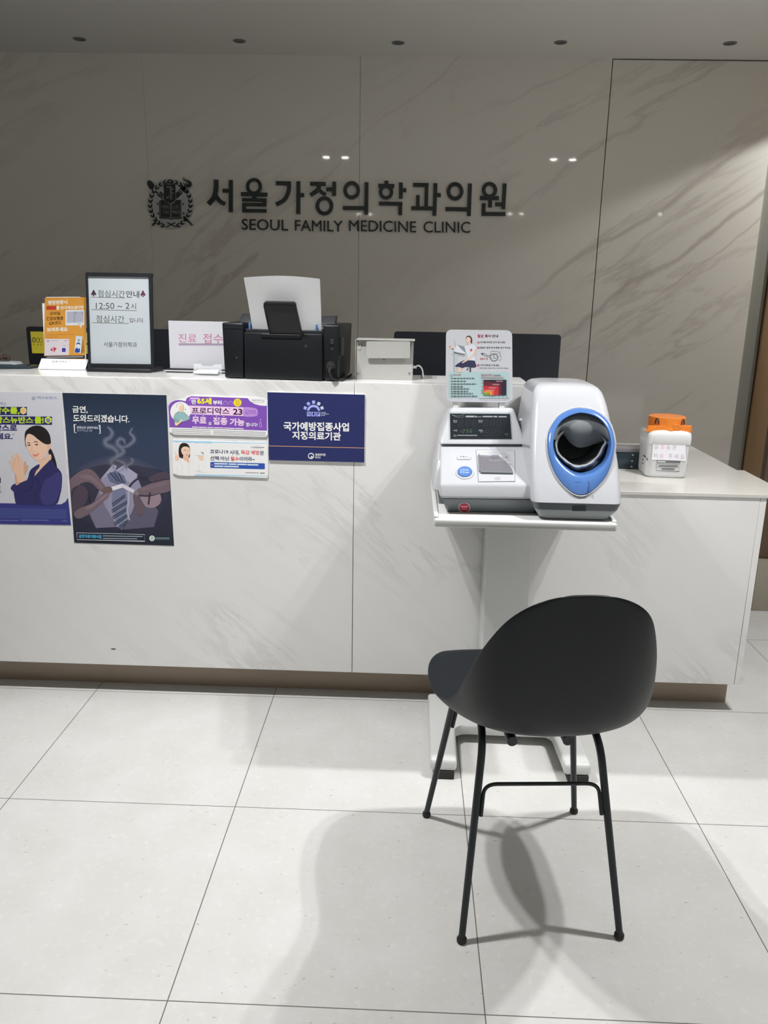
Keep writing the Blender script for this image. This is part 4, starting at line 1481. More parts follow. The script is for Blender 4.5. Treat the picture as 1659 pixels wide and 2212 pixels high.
def frame_sign():
    Y = 2.585
    lean = 0.03
    t = thing('framed_sign', (-0.935, Y, ZT), 'tall black framed white sign with Korean lunch hour text and two spades', 'sign')
    nrm = (0, -1, lean)
    def P():
        return Flat((0, Y, ZT), nrm, MB())
    for name, q in (('frame_rail', [(184, 588), (328, 590.5), (328, 598.5), (184, 596.5)]), ('frame_rail', [(190, 785), (330.5, 787), (331, 797), (191, 795)]),
                    ('frame_stile', [(184.5, 596.5), (189, 596.5), (195.5, 785), (190, 785)]), ('frame_stile', [(320.5, 598), (327, 598), (330.5, 787), (326, 787)])):
        f = P()
        f.prism(q, -0.008, 0.006, 'black', 0.0015)
        f.mb.build(name, t)
    f = P()
    quad = [(188.5, 596), (321, 598), (326.5, 787.5), (195, 785.5)]
    f.prism(quad, -0.003, 0.0005, 'paper')
    f.h = 0.0006
    f.poly(quad, C(186, 194, 200, gain=0.95))
    G = 0.95
    f.zoom(0, 560, 420 / 1659)
    gr, bk, pu = C(92, 100, 92, gain=G), C(52, 46, 52, gain=G), C(96, 52, 84, gain=G)
    def spade(cx, cy, c):
        f.blob([(cx, cy - 32), (cx + 14, cy - 8), (cx + 22, cy + 6), (cx + 14, cy + 16), (cx, cy + 8), (cx - 14, cy + 16), (cx - 22, cy + 6), (cx - 14, cy - 8)], c)
        f.poly([(cx - 9, cy + 24), (cx, cy + 5), (cx + 9, cy + 24)], c)
    spade(799, 292, C(66, 44, 60, gain=G))
    spade(1220, 297, pu)
    f.text('점심시간', 834, 322, 1066, 328, 60, gr, 0.006)
    f.text('안내', 1076, 328, 1188, 330, 60, bk, 0.008)
    f.line([(772, 324), (1070, 330)], 4, gr)
    f.text('12:50 ~ 2', 818, 424, 1104, 424, 52, C(74, 74, 74, gain=G), 0.0)
    f.text('시', 1116, 426, 1160, 426, 50, C(96, 60, 66, gain=G), 0.0)
    f.line([(778, 430), (1168, 439)], 4, gr)
    f.text('점심시간', 820, 538, 1060, 542, 60, gr, 0.004)
    f.line([(784, 541), (1098, 549)], 4, gr)
    f.text('입니다.', 1104, 540, 1230, 542, 40, C(90, 74, 96, gain=G), 0.004)
    f.text('서울가정의학과', 884, 748, 1168, 752, 44, C(74, 76, 84, gain=G), 0.003)
    f.mb.build('notice_sheet', t)
    b = MB()
    pl, pr = atz(187, 803, ZT), atz(328, 805, ZT)
    b.hull([(pl.x, Y - 0.035, ZT), (pr.x, Y - 0.035, ZT), (pr.x + 0.02, Y + 0.05, ZT), (pl.x - 0.005, Y + 0.05, ZT),
            (pl.x, Y - 0.033, ZT + 0.011), (pr.x, Y - 0.033, ZT + 0.011), (pr.x + 0.018, Y + 0.045, ZT + 0.015), (pl.x - 0.005, Y + 0.045, ZT + 0.015)], 'black', 0.003)
    b.build('base', t)


frame_sign()


def desk_sign():
    Y = 2.60
    t = thing('reception_sign', (-0.69, Y, ZT), 'white sheet with pink Korean reception lettering standing left of the printer', 'sign')
    f = Flat((0, Y, ZT), (0, -1, 0.02), MB())
    quad = [(363.5, 692.5), (497, 695.2), (497, 798.5), (367.5, 795)]
    f.prism(quad, 0.0, 0.0015, 'paper')
    f.h = 0.0016
    f.poly(quad, C(198, 199, 206, gain=0.95))
    G = 0.95
    f.zoom(340, 560, 580 / 1659)
    pk = C(186, 106, 150, gain=G)
    f.text('진료', 130, 514, 242, 516, 54, pk, 0.002)
    f.text('접수', 282, 520, 404, 522, 60, pk, 0.002)
    f.rect(132, 521, 410, 526, C(112, 90, 120, gain=G), 0.006)
    f.rect(132, 529, 410, 532, C(140, 96, 140, gain=G), 0.006)
    f.mb.build('notice_sheet', t)
    b = MB()
    pl = atz(360, 804, ZT).x
    for k, (z0, z1, key, y0) in enumerate(((0.0002, 0.0035, 'black', -0.014), (0.0036, 0.0085, 'stand_white', -0.013), (0.0086, 0.0115, 'black', -0.014))):
        b = MB()
        b.box(pl, -0.5745, Y + y0, Y + 0.02, ZT + z0, ZT + z1, key, 0.0006, 1)
        b.build(('base_strip', 'base_channel', 'base_strip')[k], t)


desk_sign()


def card_holder():
    Y = 2.535
    x0, x1 = atz(416, 808, ZT).x, atz(482, 812, ZT).x
    t = thing('card_holder', ((x0 + x1) / 2, Y, ZT), 'small clear holder with white cards in front of the white sheet sign', 'card holder')
    b = MB()
    z = ZT + 0.001
    b.box(x0, x0 + 0.09, Y - 0.012, Y + 0.03, z, z + 0.0025, 'clear', 0.0006, 1)
    b.build('tray', t)
    b = MB()
    b.loft([[Vector((x0, Y + 0.028, z)), Vector((x0 + 0.09, Y + 0.028, z)), Vector((x0 + 0.09, Y + 0.034, z + 0.030)), Vector((x0 + 0.066, Y + 0.034, z + 0.030)), Vector((x0 + 0.060, Y + 0.033, z + 0.024)), Vector((x0 + 0.028, Y + 0.033, z + 0.024)), Vector((x0 + 0.022, Y + 0.034, z + 0.030)), Vector((x0, Y + 0.034, z + 0.030))],
            [Vector((x0, Y + 0.0295, z)), Vector((x0 + 0.09, Y + 0.0295, z)), Vector((x0 + 0.09, Y + 0.0355, z + 0.030)), Vector((x0 + 0.066, Y + 0.0355, z + 0.030)), Vector((x0 + 0.060, Y + 0.0345, z + 0.024)), Vector((x0 + 0.028, Y + 0.0345, z + 0.024)), Vector((x0 + 0.022, Y + 0.0355, z + 0.030)), Vector((x0, Y + 0.0355, z + 0.030))]], 'clear', True, True, True, False)
    b.build('back_plate', t)
    for k in range(4):
        c = thing('business_card', (x0 + 0.05, Y, z + 0.003 + k * 0.0012), 'white card in the little stack on the clear holder by the printer', 'card', 'white cards in the clear holder')
        b = MB()
        dx, dy = 0.0012 * math.sin(k * 2.1), 0.0015 * math.cos(k * 1.7)
        zz = z + 0.0028 + k * 0.0013
        b.hull([(x0 + 0.012 + dx, Y - 0.018 + dy, zz), (x0 + 0.088 + dx, Y - 0.018 + dy, zz), (x0 + 0.084 + dx, Y + 0.024 + dy, zz + 0.006), (x0 + 0.018 + dx, Y + 0.024 + dy, zz + 0.006),
                (x0 + 0.012 + dx, Y - 0.018 + dy, zz + 0.0009), (x0 + 0.088 + dx, Y - 0.018 + dy, zz + 0.0009), (x0 + 0.084 + dx, Y + 0.024 + dy, zz + 0.0069), (x0 + 0.018 + dx, Y + 0.024 + dy, zz + 0.0069)], 'paper')
        b.build('card_sheet', c)


card_holder()


# ------------------------------------------------------------------ printer, seen from its back, turned a little
def printer():
    t = thing('printer', (-0.37, 2.52, ZT), 'black inkjet printer seen from behind with white paper in its rear tray', 'printer')
    A = Vector((-0.565, 2.438, ZT))
    B_ = Vector((-0.215, 2.412, ZT))
    ux = (B_ - A).normalized()
    uy = Vector((-ux.y, ux.x, 0))

    def W_(x, y, z):
        return A + ux * (x * 0.932) + uy * y + Vector((0, 0, z))

    def WU(x, y, z):
        return A + ux * x + uy * y + Vector((0, 0, z))

    def hull(b, x0, x1, y0, y1, z0, z1, key, bev=0.003, inset=0.0, seg=3):
        b.hull([W_(x0 + inset, y0, z0), W_(x1 - inset, y0, z0), W_(x1 - inset, y1, z0), W_(x0 + inset, y1, z0), W_(x0, y0, z1), W_(x1, y0, z1), W_(x1, y1, z1), W_(x0, y1, z1)], key, bev, seg)

    Wd = 0.374
    # main body: tapers towards its foot
    b = MB()
    hull(b, 0.006, Wd, 0.012, 0.27, 0.003, 0.135, 'printer', 0.005, 0.006)
    b.build('body', t)
    b = MB()
    hull(b, 0.070, 0.325, 0.0, 0.013, 0.002, 0.138, 'printer', 0.003)
    b.build('rear_panel', t)
    b = MB()
    hull(b, -0.002, 0.069, 0.002, 0.26, 0.002, 0.165, 'printer', 0.005, 0.004)
    hb = b.build('left_housing', t)
    b = MB()
    hull(b, 0.006, 0.067, 0.0005, 0.004, 0.1485, 0.1500, 'printer_grey', 0.0)
    b.build('seam_line', hb)
    b = MB()
    hull(b, 0.022, 0.044, 0.0012, 0.004, 0.097, 0.0984, 'printer_grey', 0.0)
    b.build('seam_line', hb)
    b = MB()
    f = [W_(0.044 + 0.0028 * math.cos(a * math.pi / 6), 0.0022, 0.062 + 0.0028 * math.sin(a * math.pi / 6)) for a in range(12)]
    b.loft([f, [p - uy * 0.0016 for p in f]], 'chrome', True, True, True)
    b.build('security_lock_slot', hb)
    b = MB()
    hull(b, 0.326, Wd + 0.006, 0.004, 0.25, 0.002, 0.165, 'printer', 0.005, 0.005)
    rh = b.build('right_housing', t)
    b = MB()
    hull(b, 0.372, 0.386, 0.014, 0.06, 0.075, 0.13, 'printer_grey', 0.002)
    b.build('port_bay', rh)
    for (x, z, w, h) in ((0.350, 0.108, 0.013, 0.016), (0.352, 0.090, 0.009, 0.009)):
        b = MB()
        hull(b, x, x + w, 0.0015, 0.006, z, z + h, 'box_black', 0.001, 0, 1)
        hull(b, x + 0.002, x + w - 0.002, 0.0008, 0.003, z + 0.002, z + h - 0.004, 'rubber', 0)
        b.build('port', rh)
    b = MB()
    f = [W_(0.352 + 0.014 * math.cos(a * math.pi / 10), 0.003, 0.046 + 0.014 * math.sin(a * math.pi / 10)) for a in range(20)]
    b.loft([f, [p - uy * 0.003 for p in f]], 'rubber', True, True, True)
    b.build('power_socket', rh)
    b = MB()
    f = [W_(0.272 + 0.005 * math.cos(a * math.pi / 8), -0.0003, 0.102 + 0.005 * math.sin(a * math.pi / 8)) for a in range(16)]
    b.loft([f, [p - uy * 0.0006 for p in f]], 'rubber', True, True, True)
    b.build('screw_hole', t)
    # lid pieces along the top
    b = MB()
    b.hull([W_(0.030, 0.06, 0.150), W_(0.085, 0.06, 0.150), W_(0.085, 0.075, 0.150), W_(0.025, 0.075, 0.150), W_(0.038, 0.10, 0.190), W_(0.085, 0.10, 0.190), W_(0.085, 0.106, 0.190), W_(0.034, 0.106, 0.190)], 'printer_grey', 0.002)
    b.build('feeder_flap', t)
    b = MB()
    b.hull([W_(0.285, 0.06, 0.150), W_(0.352, 0.06, 0.150), W_(0.356, 0.075, 0.150), W_(0.285, 0.075, 0.150), W_(0.285, 0.10, 0.186), W_(0.352, 0.10, 0.190), W_(0.356, 0.106, 0.190), W_(0.285, 0.106, 0.186)], 'printer_grey', 0.002)
    b.build('feeder_flap', t)
    b = MB()
    hull(b, 0.071, 0.325, 0.014, 0.24, 0.136, 0.148, 'printer_grey', 0.002)
    b.build('feeder_slot', t)
    for x in (0.082, 0.300):
        b = MB()
        hull(b, x, x + 0.006, 0.014, 0.05, 0.146, 0.166, 'blue', 0.001)
        b.build('paper_guide', t)
    # paper support arm
    b = MB()
    def PS(x, s, d=0.0):
        return WU(x * 0.86 + 0.026, 0.004 - s * 0.47 + d * 0.85, 0.128 + s * 0.84 + d * 0.45)
    b.loft([[PS(0.138, 0.0), PS(0.253, 0.0), PS(0.253, 0.0, 0.008), PS(0.138, 0.0, 0.008)], [PS(0.132, 0.10), PS(0.243, 0.10), PS(0.243, 0.10, 0.008), PS(0.132, 0.10, 0.008)],
            [PS(0.132, 0.112), PS(0.243, 0.112), PS(0.243, 0.112, 0.008), PS(0.132, 0.112, 0.008)], [PS(0.140, 0.118), PS(0.236, 0.118), PS(0.236, 0.118, 0.008), PS(0.140, 0.118, 0.008)]], 'printer_grey', True, True, True, False)
    sp = b.build('paper_support', t)
    b = MB()
    for xa, xb in ((0.1375, 0.1315), (0.2495, 0.2395)):
        b.loft([[PS(xa, 0, -0.003), PS(xa + 0.004, 0, -0.003), PS(xa + 0.004, 0, 0.0), PS(xa, 0, 0.0)], [PS(xb, 0.106, -0.003), PS(xb + 0.004, 0.106, -0.003), PS(xb + 0.004, 0.106, 0.0), PS(xb, 0.106, 0.0)]], 'printer', True, True, True, False)
    b.loft([[PS(0.136, 0.085, -0.002), PS(0.244, 0.085, -0.002), PS(0.244, 0.085, 0.0), PS(0.136, 0.085, 0.0)], [PS(0.134, 0.108, -0.003), PS(0.242, 0.108, -0.003), PS(0.242, 0.108, 0.0), PS(0.134, 0.108, 0.0)]], 'printer', True, True, True, False)
    b.build('support_ridge', sp)
    b = MB()
    hull(b, 0.128, 0.258, -0.004, 0.020, 0.124, 0.136, 'printer', 0.003)
    b.build('support_hinge', sp)
    # mains plug and cable
    b = MB()
    b.tube([W_(0.352, -0.001, 0.046), W_(0.354, -0.022, 0.044)], 0.008, 'rubber', 12)
    b.tube([W_(0.354, -0.020, 0.043), W_(0.352, -0.026, 0.030), W_(0.362, -0.022, 0.010), W_(0.376, -0.014, 0.004), W_(0.385, 0.0, 0.006), W_(0.388, 0.03, 0.004), W_(0.388, 0.10, 0.004), W_(0.388, 0.2, 0.004)], 0.003, 'rubber', 8)
    b.build('power_cord', t)
    # the sheaf of paper is its own thing
    def sheaf(dx, dy, lift, nm):
        b = MB()
        rows = []
        N = 12
        for i in range(6):
            s = i / 5
            r = []
            for j in range(N + 1):
                u = j / N
                # slightly bowed sheet leaning back over the rear of the printer
                bow = 0.009 * math.sin(math.pi * u) * s
                xx = 0.086 + dx - 0.004 * s + u * (0.210 + 0.012 * s)
                zz = 0.140 + s * (0.154 + lift) + bow * 0.75
                yy = 0.026 + dy - s * 0.060 - 0.010 * s * s + bow * 0.5
                r.append(WU(xx, yy, zz))
            rows.append(r)
        back = [[p + uy * 0.0045 for p in r] for r in rows]
        vs = [p for r in rows for p in r] + [p for r in back for p in r]
        n = N + 1
        o = 6 * n
        fs = []
        for i in range(5):
            for j in range(N):
                a = i * n + j
                fs.append([a, a + 1, a + n + 1, a + n])
                fs.append([o + a + n, o + a + n + 1, o + a + 1, o + a])
        for j in range(N):
            fs.append([5 * n + j, 5 * n + j + 1, o + 5 * n + j + 1, o + 5 * n + j])
            fs.append([o + j, o + j + 1, j + 1, j])
        for i in range(5):
            fs.append([i * n, (i + 1) * n, o + (i + 1) * n, o + i * n])
            fs.append([o + i * n + N, o + (i + 1) * n + N, (i + 1) * n + N, i * n + N])
        b.add(vs, fs, 'lilac_paper', smooth=True)
        o_ = b.build(nm, None, W_(0.2, 0.03, 0.13))
        return o_
    tag(sheaf(0, 0, 0, 'paper_stack'), 'sheaf of white paper standing in the rear tray of the black printer', 'paper')


printer()


# ------------------------------------------------------------------ white metal box and its cable
def metal_box():
    Y = 2.50
    t = thing('metal_box', (-0.09, Y, ZT), 'open backed white metal box with a folded flap right of the printer', 'box')
    x0, x1 = at(770, 818, Y).x, at(890, 817, Y).x
    zt = at(830, 736, Y).z
    b = MB()
    b.box(x0, x1, Y, Y + 0.002, ZT, zt, 'white_metal', 0.0005, 1)
    b.build('back_plate', t)
    b = MB()
    b.box(x0 - 0.004, x0 - 0.002, Y - 0.004, Y + 0.10, ZT, zt + 0.001, 'white_metal', 0.0005, 1)
    b.build('side_plate', t)
    b = MB()
    b.box(x1, x1 + 0.002, Y + 0.001, Y + 0.10, ZT, zt, 'white_metal', 0.0005, 1)
    b.build('side_plate', t)
    b = MB()
    b.box(x0 - 0.002, x1 + 0.006, Y - 0.012, Y + 0.10, zt + 0.001, zt + 0.0028, 'white_metal', 0.0005, 1)
    b.build('top_plate', t)
    f = Flat((0, Y - 0.010, 0), NY, MB())
    f.prism(rrect(791, 737, 886, 774, 4, 4), -0.001, 0.001, 'white_metal', 0.0004)
    f.mb.build('flap', t)
    f = Flat((0, Y, 0), NY, MB())
    f.prism(rrect(771, 741, 780, 756, 4, 4), -0.0002, 0.0012, 'white_metal')
    f.mb.build('tab', t)
    for px, py in ((774, 745), (781.5, 745), (886, 745.5), (773, 807), (884, 806.5), (829.5, 777)):
        f = Flat((0, Y, 0), NY, MB())
        f.prism(ell(px, py, 2.0, 2.0, 10), 0.0, 0.0022, 'mid_grey')
        f.mb.build('screw', t)
    b = MB()
    p = [at(889, 793, Y + 0.04), at(900, 793, Y + 0.04)]
    b.tube(p, 0.0042, 'cable_white', 8)
    pts = catmull([(899, 791), (905, 790), (911, 796), (913.5, 806), (914, 816)], 5, False)
    b.tube([at(x, y, Y + 0.04 + 0.02 * i / len(pts)) for i, (x, y) in enumerate(pts)], 0.0024, 'cable_white', 8)
    pe = at(914, 816, Y + 0.06)
    b.tube([pe, Vector((pe.x, Y + 0.10, ZT + 0.0035)), Vector((pe.x, 2.70, ZT + 0.003)), Vector((pe.x + 0.01, 2.72, 0.90))], 0.0024, 'cable_white', 8)
    o = b.build('usb_cable', None, (p[0].x, Y + 0.04, ZT))
    tag(o, 'white cable curling out of the white metal box', 'cable')


metal_box()

# ------------------------------------------------------------------ left edge: closed document folder with a small brown ornament
b = MB()
p = atz(0, 803, ZT)
b.hull([(p.x - 0.20, 2.52, ZT + 0.0002), (p.x + 0.045, 2.60, ZT + 0.0002), (p.x + 0.055, 2.675, ZT + 0.0002), (p.x - 0.20, 2.66, ZT + 0.0002),
        (p.x - 0.20, 2.52, ZT + 0.014), (p.x + 0.045, 2.60, ZT + 0.008), (p.x + 0.055, 2.675, ZT + 0.008), (p.x - 0.20, 2.66, ZT + 0.014)], 'box_black', 0.002)
o = b.build('flat_pad', None, (p.x, 2.6, ZT))
tag(o, 'thin dark flat pad lying on the counter at the left frame edge', 'pad')
b = MB()
b.hull([(p.x - 0.20, 2.56, ZT + 0.0145), (p.x - 0.008, 2.61, ZT + 0.0105), (p.x - 0.002, 2.66, ZT + 0.0105), (p.x - 0.20, 2.655, ZT + 0.0145),
        (p.x - 0.20, 2.56, ZT + 0.026), (p.x - 0.018, 2.61, ZT + 0.020), (p.x - 0.012, 2.66, ZT + 0.020), (p.x - 0.20, 2.655, ZT + 0.026)], 'pale_grey', 0.003)
o = b.build('document_folder', None, (p.x, 2.6, ZT + 0.0145))
tag(o, 'pale grey folder lying on the dark pad at the left frame edge', 'folder')
b = MB()
for k in range(9):
    a = k * 0.7
    c = Vector((p.x - 0.060 + 0.018 * math.cos(a), 2.63 + 0.014 * math.sin(a), ZT + 0.0262 + 0.003 * (k % 3)))
    b.hull([c + Vector(q) for q in ((-0.008, -0.008, 0), (0.008, -0.008, 0), (0.008, 0.008, 0), (-0.008, 0.008, 0), (-0.005, -0.005, 0.011), (0.005, -0.005, 0.013), (0.005, 0.005, 0.012), (-0.005, 0.005, 0.011))], 'dark_brown', 0.002)
o = b.build('ornament', None, (p.x - 0.060, 2.63, ZT + 0.026))
tag(o, 'small dark brown knobbly ornament on the grey folder at the left frame edge', 'ornament')


# ================================================================== low counter: taped tub and dark clear box
def tub():
    f1, f2 = atz(1398, 1031, ZLT), atz(1480, 1034, ZLT)
    bk = atz(1386, 1008, ZLT)
    ux = (f2 - f1).normalized()
    uy = Vector((-ux.y, ux.x, 0))
    wid, dep = (f2 - f1).length + 0.012, 0.135
    o = f1 - ux * 0.006
    base = o + ux * wid / 2 + uy * dep / 2
    t = thing('waste_tub', (base.x, base.y, ZLT), 'white square plastic tub with orange tape around its lid on the low counter', 'tub')
    rot = math.radians(6)
    vx = ux * math.cos(rot) - uy * math.sin(rot) if False else ux
    vy = uy

    def sec(k, z, r=0.022, n=5):
        w, d = wid * k / 2, dep * k / 2
        out = []
        for cx, cy, a0 in ((w - r, -d + r, -90), (w - r, d - r, 0), (-w + r, d - r, 90), (-w + r, -d + r, 180)):
            for i in range(n + 1):
                a = math.radians(a0 + 90 * i / n)
                q = Vector((base.x, base.y, ZLT + z * 0.85)) + vx * (cx + r * math.cos(a)) + vy * (cy + r * math.sin(a))
                out.append(q)
        return out
    b = MB()
    b.loft([sec(0.93, 0.001), sec(0.97, 0.004), sec(1.0, 0.012), sec(1.02, 0.128), sec(1.055, 0.132), sec(1.06, 0.160), sec(1.04, 0.172, 0.026), sec(0.96, 0.180, 0.03), sec(0.86, 0.184, 0.04)], 'tub', True, True, True)
    b.build('body', t)

    def circ(r, z, wob=0.0, sd=0, n=40):
        return [Vector((base.x, base.y, ZLT + z * 0.85)) + vx * (r * math.cos(2 * math.pi * i / n) * (1 + wob * math.sin(i * 2.7 + sd))) + vy * (r * math.sin(2 * math.pi * i / n) * (1 + wob * math.sin(i * 1.9 + sd))) for i in range(n)]
    R = wid * 0.425
    b = MB()
    b.loft([circ(R * 0.96, 0.180), circ(R * 0.97, 0.190)], 'tub', True, True, True)
    b.build('neck', t)
    b = MB()
    b.loft([circ(R * 1.0, 0.188), circ(R * 1.02, 0.191), circ(R * 1.02, 0.222), circ(R * 0.97, 0.227)], 'tub', True, True, True)
    lid = b.build('lid', t)
    b = MB()
    b.loft([circ(R * 1.10, 0.183, 0.03, 1), circ(R * 1.06, 0.190, 0.02, 2), circ(R * 1.04, 0.199, 0.012, 3), circ(R * 1.04, 0.219, 0.012, 4), circ(R * 1.03, 0.2285, 0.01, 5), circ(R * 0.93, 0.2305, 0.02, 6), circ(R * 0.70, 0.2295, 0.03, 7), circ(R * 0.35, 0.228, 0.05, 8), circ(R * 0.05, 0.2285, 0.0, 9)], 'tape', True, False, True)
    b.build('orange_tape', lid)
    for (px, py, w, h, tw) in ((-1.16, -0.62, 0.010, 0.007, 0.3), (-0.55, -1.06, 0.05, 0.010, 0.1), (0.30, -1.12, 0.012, 0.018, 0.5), (0.62, -1.04, 0.030, 0.013, -0.2), (0.88, -0.80, 0.026, 0.012, 0.4), (-0.85, -0.85, 0.03, 0.008, 0.1)):
        b = MB()
        c = Vector((base.x, base.y, ZLT + 0.159)) + vx * (px * R * 0.93) + vy * (py * R * 0.95)
        b.hull([c + vx * (-w) + Vector((0, 0, -h)), c + vx * w + Vector((0, 0, -h * (1 - tw))), c + vx * w + vy * 0.004 + Vector((0, 0, -h)), c + vx * (-w) + vy * 0.004 + Vector((0, 0, -h)),
                c + vx * (-w * 0.8) + Vector((0, 0, h)), c + vx * (w * 0.9) + Vector((0, 0, h)), c + vx * (w * 0.9) + vy * 0.010 + Vector((0, 0, h)), c + vx * (-w * 0.8) + vy * 0.010 + Vector((0, 0, h))], 'tape', 0.0008, 1)
        b.build('loose_tape_end', lid)
    for ang in (-2.35, -0.85):
        b = MB()
        q = []
        for i in range(7):
            a = math.pi * i / 6
            aa = ang + 0.11 * math.cos(a)
            q.append(Vector((base.x, base.y, ZLT + 0.174 + 0.018 * math.sin(a))) + vx * (R * 1.065 * math.cos(aa)) + vy * (R * 1.065 * math.sin(aa)))
        b.tube(q, 0.0022, 'dark_brown', 6)
        b.build('clip', lid)
    # front face print and stuck on paper
    nrm = -vy
    pf = base - vy * (dep * 1.02 / 2 + 0.0006)
    f = Flat(pf, nrm, MB())
    f.zoom(1380, 890, 120 / 1659)
    quad = [(430, 896), (1290, 918), (1330, 960), (1400, 990), (1400, 1460), (380, 1425)]
    f.prism(quad, 0.0, 0.0008, 'paper')
    f.h = 0.0009
    f.poly(quad, C(198, 197, 203, gain=1.5))
    G = 1.5
    gr, pk, pg = C(140, 138, 146, gain=G), C(196, 150, 172, gain=G), C(160, 140, 152, gain=G)
    for ch, x0, y, w, h, c in (('알', 455, 1105, 135, 140, gr), ('콜', 640, 1110, 130, 135, pk), ('솜', 820, 1115, 130, 130, pg), ('은', 1000, 1118, 130, 125, gr),
                               ('저', 425, 1372, 130, 135, gr), ('를', 610, 1375, 130, 125, pk), ('주', 890, 1392, 110, 140, gr), ('세', 1050, 1392, 130, 135, pg), ('요', 1240, 1395, 120, 125, gr)):
        f.text(ch, x0, y, x0 + w, y + 4, h, c, 0.0)
    f.mb.build('stuck_on_paper', t)
    f = Flat(pf, nrm, MB(), base=0.0002)
    f.zoom(1380, 890, 120 / 1659)
    bk_ = C(66, 68, 72, gain=1.2)
    f.poly([(540, 1440), (1245, 1470), (1240, 1530), (535, 1505)], C(96, 98, 104, gain=1.2))
    f.poly([(560, 1456), (800, 1466), (795, 1500), (556, 1490)], C(180, 180, 184, gain=1.4))
    for q in ([(525, 1550), (1225, 1572), (1205, 1778), (515, 1752), (525, 1550)], [(522, 1640), (1216, 1660)]):
        f.line(q, 9, bk_)
    f.rect(595, 1594, 1170, 1616, C(70, 72, 76, gain=1.2), 0.02)
    f.rect(680, 1686, 1070, 1712, C(70, 72, 76, gain=1.2), 0.02)
    f.mb.build('printed_label', t)
    # left side print
    ps = base - vx * (wid * 1.02 / 2 + 0.0006)
    f = Flat(ps, -vx, MB())
    f.zoom(1380, 890, 120 / 1659)
    for q, w in (([(130, 1290), (200, 1350)], 30), ([(230, 1370), (262, 1440)], 30), ([(112, 1400), (122, 1440)], 22), ([(105, 1510), (118, 1545)], 22)):
        f.line(q, w, bk_)
    f.line([(225, 770), (215, 830), (250, 850)], 20, C(96, 98, 84, gain=1.2))
    f.mb.build('side_print', t)


tub()


def dark_box():
    pA, pB = atz(1340, 1013, ZLT), atz(1393, 1014.5, ZLT)
    y = (pA.y + pB.y) / 2
    zt = at(1366, 977, y).z
    t = thing('acrylic_box', ((pA.x + pB.x) / 2, y, ZLT), 'small dark acrylic box with white dots behind the taped tub', 'box')
    b = MB()
    b.box(pA.x - 0.03, pB.x + 0.02, y, y + 0.07, ZLT + 0.0005, zt, 'box_black', 0.002)
    b.build('body', t)
    b = MB()
    b.box(pA.x - 0.033, pB.x + 0.023, y - 0.003, y + 0.073, zt + 0.0002, at(1366, 968, y).z, 'smoke', 0.001)
    b.build('lid', t)
    for k, (px, py) in enumerate(((1367, 983), (1365.5, 996), (1364, 1008))):
        f = Flat((0, y, 0), NY, MB())
        f.prism(ell(px, py, 2.2, 1.7, 10), 0.0001, 0.0006, 'white_metal')
        f.mb.build('white_dot', t)


dark_box()


# ================================================================== stand of the blood pressure monitor
ZTRAY = 0.757
st = thing('machine_stand', (0.30, 2.18, 0), 'white pedestal stand with tray and forked feet carrying the blood pressure monitor', 'stand')
b = MB()
b.box(0.070, 0.531, 1.955, 2.385, 0.735, ZTRAY, 'stand_white', 0.006, 3)
tray = b.build('tray', st)
b = MB()
b.box(0.070, 0.082, 1.965, 2.385, ZTRAY - 0.004, ZTRAY + 0.006, 'stand_white', 0.003, 3)
b.build('tray_lip', tray)
b = MB()
b.box(0.519, 0.531, 1.965, 2.385, ZTRAY - 0.004, ZTRAY + 0.005, 'stand_white', 0.003, 3)
b.build('tray_lip', tray)
b = MB()
b.box(0.240, 0.374, 2.275, 2.385, 0.055, 0.734, 'stand_white', 0.006, 3)
b.build('column', st)


def foot_leg(x0, x1, x2, x3, name):
    """x0,x1 at the back, x2,x3 at the front"""
    b = MB()
    b.hull([(x2, 1.972, 0.025), (x3, 1.972, 0.025), (x1, 2.36, 0.025), (x0, 2.36, 0.025), (x2, 1.978, 0.058), (x3, 1.978, 0.058), (x1, 2.36, 0.062), (x0, 2.36, 0.062)], 'stand_white', 0.010, 4)
    o = b.build(name, st)
    for y in (2.00, 2.33):
        xa = (x2 + 0.012) if y < 2.1 else x0 + 0.01
        xb = (x3 - 0.006) if y < 2.1 else x1 - 0.006
        b = MB()
        b.box(xa, xb, y - 0.028 if y < 2.1 else y - 0.02, y + 0.03, 0.0, 0.0252, 'rubber', 0.003)
        b.build('foot_pad', o)


foot_leg(0.084, 0.168, 0.083, 0.158, 'foot')
foot_leg(0.440, 0.526, 0.455, 0.530, 'foot')
b = MB()
b.hull([(0.150, 2.165, 0.027), (0.46, 2.160, 0.027), (0.46, 2.36, 0.027), (0.150, 2.36, 0.027), (0.150, 2.165, 0.060), (0.46, 2.16, 0.060), (0.46, 2.36, 0.061), (0.150, 2.36, 0.061)], 'stand_white', 0.008, 3)
for (xc, s) in ((0.160, 1), (0.450, -1)):
    pts = [(xc - s * 0.01, 2.17)] + [(xc + s * (0.035 - 0.035 * math.cos(math.radians(a))) - s * 0.002, 2.168 - 0.035 * (1 - math.sin(math.radians(a)))) for a in range(0, 91, 15)] + [(xc + s * 0.034, 2.20), (xc - s * 0.01, 2.20)]
    if s < 0:
        pts = pts[::-1]
    b.loft([[Vector((x, y, 0.028)) for x, y in pts], [Vector((x, y, 0.0585)) for x, y in pts]], 'stand_white', True, True, True)
b.build('cross_bar', st)

# ================================================================== blood pressure monitor
bp = thing('blood_pressure_monitor', (0.31, 2.17, ZTRAY), 'white arm blood pressure monitor with a blue cuff ring and small dark display', 'blood pressure monitor')

